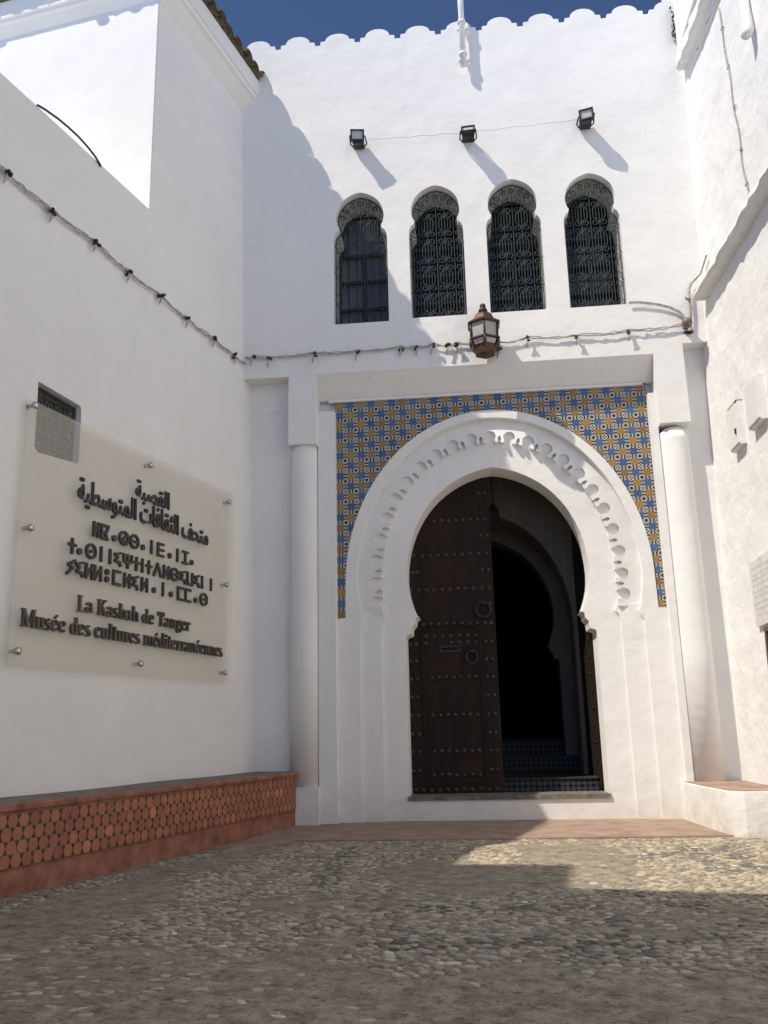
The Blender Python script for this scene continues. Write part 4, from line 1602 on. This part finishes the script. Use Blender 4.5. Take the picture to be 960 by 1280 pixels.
def stroke_poly(pts, ws):
    """outline of a polyline with a width at each point"""
    Lf, Rt = [], []
    n_ = len(pts)
    for i in range(n_):
        p0, p1 = pts[max(i - 1, 0)], pts[min(i + 1, n_ - 1)]
        dx, dy = p1[0] - p0[0], p1[1] - p0[1]
        l_ = math.hypot(dx, dy) or 1
        nx_, ny_ = -dy / l_, dx / l_
        w_ = ws[i] / 2
        Lf.append((pts[i][0] + nx_ * w_, pts[i][1] + ny_ * w_))
        Rt.append((pts[i][0] - nx_ * w_, pts[i][1] - ny_ * w_))
    return Lf + Rt[::-1]


# ---- Tifinagh, drawn letter by letter
def tif(kind, a0, a1, z0, z1):
    w_ = 0.0215
    cx_, cz_ = (a0 + a1) / 2, (z0 + z1) / 2
    out = []

    def ln(*pts, wd=w_):
        for (p, q_) in zip(pts[:-1], pts[1:]):
            dx, dy = q_[0] - p[0], q_[1] - p[1]
            l_ = math.hypot(dx, dy)
            ex, ey = dx / l_ * wd * 0.42, dy / l_ * wd * 0.42
            out.append(stroke_poly([(p[0] - ex, p[1] - ey), (q_[0] + ex, q_[1] + ey)], [wd, wd]))

    def ring(rx, rz, wd=w_):
        n_ = 20
        pts = [(cx_ + rx * math.cos(2 * math.pi * i / n_), cz_ + rz * math.sin(2 * math.pi * i / n_)) for i in range(n_ + 1)]
        for i in range(0, n_, 4):
            out.append(stroke_poly(pts[i:i + 5], [wd] * 5))

    def disc(r__):
        out.append([(cx_ + r__ * math.cos(2 * math.pi * i / 14), cz_ + r__ * math.sin(2 * math.pi * i / 14)) for i in range(14)])
    if kind == 'N':
        ln((a0, z0), (a0, z1)); ln((a0, z0 + .01), (a1, z1 - .01)); ln((a1, z0), (a1, z1))
    elif kind == 'q':
        ln((a0, z0), (a0, z1)); ln((a0, z1), (a1, z1), (a1 - .02, cz_ + .01), (a0 + .01, cz_ - .02)); ln((cx_, cz_), (a1 - .01, z0), (a0 + .01, z0))
    elif kind == '.':
        disc(0.025)
    elif kind == ':':
        cz_ = z0 + 0.022; disc(0.024); cz_ = z1 - 0.022; disc(0.024)
    elif kind == 'S':
        ring((a1 - a0) / 2, (z1 - z0) / 2); ln((a0 + .02, z0 + .02), (a1 - .02, z1 - .02)); ln((cx_, cz_), (cx_ + 0.0, z0 + .01), wd=.012)
    elif kind == 'B':
        ring((a1 - a0) / 2, (z1 - z0) / 2); ln((a0 + .01, cz_), (a1 - .01, cz_), wd=.02)
    elif kind == 'O':
        ring((a1 - a0) / 2, (z1 - z0) / 2); disc(0.014)
    elif kind == 'I':
        ln((cx_, z0), (cx_, z1))
    elif kind == 'E':
        ln((a0, z0), (a0, z1)); ln((a0, z1), (a1, z1), wd=.02); ln((a0, cz_), (a1, cz_), wd=.02); ln((a0, z0), (a1, z0), wd=.02)
    elif kind == 'J':
        ln((cx_, z0), (cx_, z1)); ln((a0, z0), (a1, z0), wd=.02); ln((a0, z1), (a1, z1), wd=.02)
    elif kind == '+':
        ln((cx_, z0), (cx_, z1)); ln((a0, cz_ + .01), (a1, cz_ + .01), wd=.02)
    elif kind == 'Y':
        ln((a1, z1), (a0, z1 - .02), (cx_, cz_ + .012), (a0 + .005, cz_ - .02), (a1 - .01, z0 + .022), (a1, z0))
    elif kind == 'Z':
        ln((a1, z1), (a0 + .01, z1 - .035), (a1 - .02, cz_ - .005), (a0, z0))
    elif kind == 'W':
        ln((cx_, z0), (cx_, z1)); ln((a0, z1), (a0 + .004, cz_), (cx_, cz_ - .018), (a1 - .004, cz_), (a1, z1), wd=.02)
    elif kind == 'A':
        ln((a0, z0), (cx_, z1), (a1, z0))
    elif kind == 'U':
        ln((a0, z1), (a0, z0), (a1, z0), (a1, z1))
    elif kind == 'C':
        ln((a1, z1), (a0, z1), (a0, z0), (a1, z0), wd=.022)
    return out


T1 = [('N', -2.465, -2.415), ('q', -2.375, -2.295), ('.', -2.24, -2.2), ('S', -2.150, -2.04), ('B', -2.010, -1.905), ('.', -1.86, -1.82), ('I', -1.74, -1.70),
      ('E', -1.625, -1.545), ('.', -1.47, -1.43), ('I', -1.35, -1.31), ('J', -1.245, -1.165), ('.', -1.12, -1.08)]
T2 = [('+', -2.735, -2.665), ('.', -2.64, -2.60), ('O', -2.540, -2.435), ('I', -2.385, -2.355), ('I', -2.275, -2.245), ('Y', -2.20, -2.13), ('W', -2.09, -1.985), ('+', -1.955, -1.885),
      ('I', -1.855, -1.825), ('+', -1.785, -1.715), ('A', -1.675, -1.575), ('N', -1.53, -1.46), ('B', -1.425, -1.315), ('Y', -1.285, -1.205), ('U', -1.165, -1.085), ('Y', -1.045, -0.975),
      ('I', -0.935, -0.905), ('I', -0.78, -0.75)]
T3 = [('Z', -2.74, -2.665), ('Y', -2.645, -2.575), ('N', -2.535, -2.465), ('N', -2.435, -2.365), (':', -2.31, -2.27), ('C', -2.21, -2.13), ('N', -2.07, -2.005), ('Y', -1.965, -1.90),
      ('N', -1.84, -1.77), ('.', -1.69, -1.65), ('I', -1.56, -1.52), ('.', -1.44, -1.40), ('C', -1.31, -1.22), ('C', -1.19, -1.115), ('.', -1.05, -1.01), ('B', -0.945, -0.835)]
for line, z0 in ((T1, 2.327), (T2, 2.150), (T3, 1.997)):
    tfm = MB()
    for i, (kd, a0, a1) in enumerate(line):
        zz0 = z0
        if kd == '.':
            strokes_add(tfm, tif('.', a0, a1, zz0 - 0.012, zz0 + 0.062), LEFT, 0.057, 0.075)
        else:
            strokes_add(tfm, tif(kd, a0, a1, zz0, zz0 + 0.100), LEFT, 0.057, 0.075)
    tfm.build('tifinagh_lettering', M['letters'], sg)

# ---- French, bold condensed serif drawn from strokes
TK, TN = 0.165, 0.065


def V_s(x, y0, y1, w=TK): return stroke_poly([(x, y0), (x, y1)], [w, w])
def H_s(x0, x1, y, w=TN): return stroke_poly([(x0, y), (x1, y)], [w, w])
def arc_s(cx_, cy, rx, ry, a0, a1, n_=9, k=1.0):
    pts, ws = [], []
    for i in range(n_):
        a = R(a0 + (a1 - a0) * i / (n_ - 1))
        pts.append((cx_ + rx * math.cos(a), cy + ry * math.sin(a)))
        ws.append(TN + (TK - TN) * abs(math.cos(a)) ** 1.4 * k)
    return stroke_poly(pts, ws)


XH = 0.66


def stemfoot(x, w=0.17): return H_s(x - w, x + w, 0.03, 0.06)


GLY = {
    'L': (0.66, [V_s(.18, 0, 1), H_s(.02, .36, .97, .06), H_s(.02, .6, .03, .07), stroke_poly([(.6, .0), (.58, .3)], [.09, .04])]),
    'K': (0.78, [V_s(.18, 0, 1), H_s(.02, .34, .97, .06), H_s(.02, .34, .03, .06), stroke_poly([(.2, .42), (.62, .97)], [.07, .07]), stroke_poly([(.36, .58), (.66, .03)], [.2, .2]), H_s(.5, .78, .97, .06), H_s(.5, .8, .03, .06)]),
    'T': (0.70, [V_s(.34, 0, 1), H_s(.04, .64, .96, .075), stroke_poly([(.05, .99), (.07, .7)], [.09, .04]), stroke_poly([(.63, .99), (.61, .7)], [.09, .04]), H_s(.18, .5, .03, .06)]),
    'M': (1.0, [V_s(.14, 0, 1, .07), stroke_poly([(.16, .98), (.48, .05)], [.2, .2]), stroke_poly([(.48, .03), (.8, .98)], [.06, .06]), V_s(.84, 0, 1), H_s(.02, .2, .97, .06), H_s(.02, .27, .03, .06), H_s(.8, .98, .97, .06), H_s(.68, .99, .03, .06)]),
    'a': (0.56, [V_s(.38, .05, .46), arc_s(.23, .46, .17, .17, 0, 165), arc_s(.22, .19, .16, .17, 60, 350), stroke_poly([(.38, .1), (.52, .04)], [.12, .04])]),
    's': (0.48, [arc_s(.22, .47, .15, .16, 40, 250, 9, .8), stroke_poly([(.12, .4), (.33, .26)], [.18, .18]), arc_s(.22, .18, .17, .16, 70, -145, 9, .8)]),
    'e': (0.54, [arc_s(.26, .33, .2, .31, 20, 325, 13), H_s(.1, .46, .37, .06)]),
    'c': (0.50, [arc_s(.26, .33, .2, .31, 45, 320, 13), stroke_poly([(.36, .54), (.43, .46)], [.1, .12])]),
    'd': (0.62, [V_s(.44, 0, 1), H_s(.32, .46, .97, .06), arc_s(.26, .32, .19, .3, 50, 310, 11), H_s(.42, .6, .03, .06)]),
    'b': (0.60, [V_s(.16, 0, 1), H_s(.02, .18, .97, .06), arc_s(.34, .32, .19, .3, -130, 130, 11)]),
    'h': (0.66, [V_s(.16, 0, 1), H_s(.02, .18, .97, .06), stemfoot(.16, .14), arc_s(.32, .44, .17, .19, 160, 0), V_s(.49, 0, .46), stemfoot(.49, .14)]),
    'n': (0.66, [V_s(.16, 0, XH), H_s(.02, .18, .63, .06), stemfoot(.16, .14), arc_s(.32, .44, .17, .19, 160, 0), V_s(.49, 0, .46), stemfoot(.49, .14)]),
    'm': (0.98, [V_s(.16, 0, XH), H_s(.02, .18, .63, .06), stemfoot(.16, .13), arc_s(.32, .45, .16, .18, 160, 0), V_s(.48, 0, .46), stemfoot(.48, .13), arc_s(.64, .45, .16, .18, 160, 0), V_s(.80, 0, .46), stemfoot(.80, .13)]),
    'r': (0.48, [V_s(.16, 0, XH), H_s(.02, .18, .63, .06), stemfoot(.16, .15), arc_s(.30, .47, .13, .15, 165, 40), stroke_poly([(.36, .6), (.43, .5)], [.14, .14])]),
    'u': (0.66, [V_s(.16, .18, XH), H_s(.02, .2, .63, .06), arc_s(.32, .2, .16, .17, 180, 330), V_s(.49, 0, XH), H_s(.36, .5, .63, .06), H_s(.48, .64, .03, .06)]),
    'l': (0.34, [V_s(.17, 0, 1), H_s(.03, .2, .97, .06), stemfoot(.17, .15)]),
    'i': (0.34, [V_s(.17, 0, XH), H_s(.03, .2, .63, .06), stemfoot(.17, .15), [(.17 + .1 * math.cos(R(30 * i)), .86 + .1 * math.sin(R(30 * i))) for i in range(12)]]),
    't': (0.42, [V_s(.18, .14, .86, .17), H_s(.03, .38, .62, .07), arc_s(.29, .17, .12, .14, 180, 310)]),
    'g': (0.56, [arc_s(.25, .44, .17, .2, 0, 360, 13), stroke_poly([(.36, .6), (.52, .64)], [.07, .1]), arc_s(.26, -.08, .2, .14, 100, 440, 13, .5), stroke_poly([(.16, .24), (.1, .12), (.3, .05)], [.07, .1, .1])]),
}
GLY['é'] = (GLY['e'][0], GLY['e'][1] + [stroke_poly([(.22, .74), (.40, .92)], [.07, .13])])


def french(mb, txt, a0, a1, z0, z1, hgt):
    tot = sum(GLY[c_][0] if c_ != ' ' else 0.34 for c_ in txt)
    x = 0.0
    idx = 0
    for c_ in txt:
        if c_ == ' ':
            x += 0.34
            continue
        w_, polys = GLY[c_]
        for pl_ in polys:
            q_ = []
            for (px, py) in pl_:
                f = (x + px) / tot
                q_.append((a0 + (a1 - a0) * f, z0 + (z1 - z0) * f + py * hgt))
            idx += 1
            mb.prism(LEFT, [q_], 0.057, 0.076 + 0.00025 * (idx % 9))
        x += w_


frm = MB()
french(frm, 'La Kasbah de Tanger', -2.615, -1.11, 1.738, 1.735, 0.118)
frm.build('french_lettering', M['french_letters'], sg)
frm = MB()
french(frm, 'Musée des cultures méditerranéennes', -3.172, -0.552, 1.572, 1.552, 0.122)
frm.build('french_lettering', M['french_letters'], sg)

# ---- Arabic, joined presentation forms laid out right to left
ar = MB()


def arabic(txt, a0, a1, z0, z1, thick):
    cu = bpy.data.curves.new('arabic', 'FONT')
    cu.body = ''.join(reversed(txt))
    cu.resolution_u = 2
    ob = bpy.data.objects.new('arabic', cu)
    COL.objects.link(ob)
    dg = bpy.context.evaluated_depsgraph_get()
    me_ = bpy.data.meshes.new_from_object(ob.evaluated_get(dg))
    xs_ = [v.co.x for v in me_.vertices]
    zs_ = [v.co.y for v in me_.vertices]
    sx_ = (a1 - a0) / (max(xs_) - min(xs_))
    sz_ = (z1 - z0) / (max(zs_) - min(zs_))
    x0, y0 = min(xs_), min(zs_)
    cnt = {}
    for pl_ in me_.polygons:
        for ek in pl_.edge_keys:
            cnt[ek] = cnt.get(ek, 0) + 1
    P = [(a0 + (v.co.x - x0) * sx_, z0 + (v.co.y - y0) * sz_) for v in me_.vertices]
    nv = len(P)
    d0, d1 = 0.057, 0.075
    vs_ = [LEFT(a, c_, d1) for a, c_ in P] + [LEFT(a, c_, d0) for a, c_ in P]
    fs_ = [tuple(pl_.vertices) for pl_ in me_.polygons]
    fs_ += [(i, j, nv + j, nv + i) for (i, j), c_ in cnt.items() if c_ == 1]
    ar.add(vs_, fs_)
    # thicken the pen: run a thin tube round the outlines
    for (i, j), c_ in cnt.items():
        if c_ == 1:
            d = Vector((P[j][0] - P[i][0], P[j][1] - P[i][1]))
            if d.length < 1e-6:
                continue
            nn_ = Vector((-d.y, d.x)).normalized() * thick
            e_ = d.normalized() * thick * 0.6
            A, B = Vector(P[i]) - e_, Vector(P[j]) + e_
            dep = 0.0748 - 0.0002 * ((i * 7) % 5)
            vs2 = [LEFT(*(A - nn_), dep), LEFT(*(B - nn_), dep), LEFT(*(B + nn_), dep), LEFT(*(A + nn_), dep),
                   LEFT(*(A - nn_), d0), LEFT(*(B - nn_), d0), LEFT(*(B + nn_), d0), LEFT(*(A + nn_), d0)]
            ar.add(vs2, [(0, 1, 2, 3), (0, 4, 5, 1), (1, 5, 6, 2), (2, 6, 7, 3), (3, 7, 4, 0)])
    bpy.data.objects.remove(ob)
    bpy.data.curves.remove(cu)
    bpy.data.meshes.remove(me_)


arabic('\uFE8D\uFEDF\uFED8\uFEBC\uFE92\uFE94', -1.955, -1.475, 2.715, 2.905, 0.0035)
ar.build('arabic_lettering', M['letters'], sg)
ar = MB()
arabic('\uFEE3\uFE98\uFEA4\uFED2 \uFE8D\uFEDF\uFE9C\uFED8\uFE8E\uFED3\uFE8E\uFE95 \uFE8D\uFEDF\uFEE4\uFE98\uFEEE\uFEB3\uFEC4\uFEF4\uFE94', -2.66, -0.83, 2.505, 2.735, 0.0035)
ar.build('arabic_lettering', M['letters'], sg)
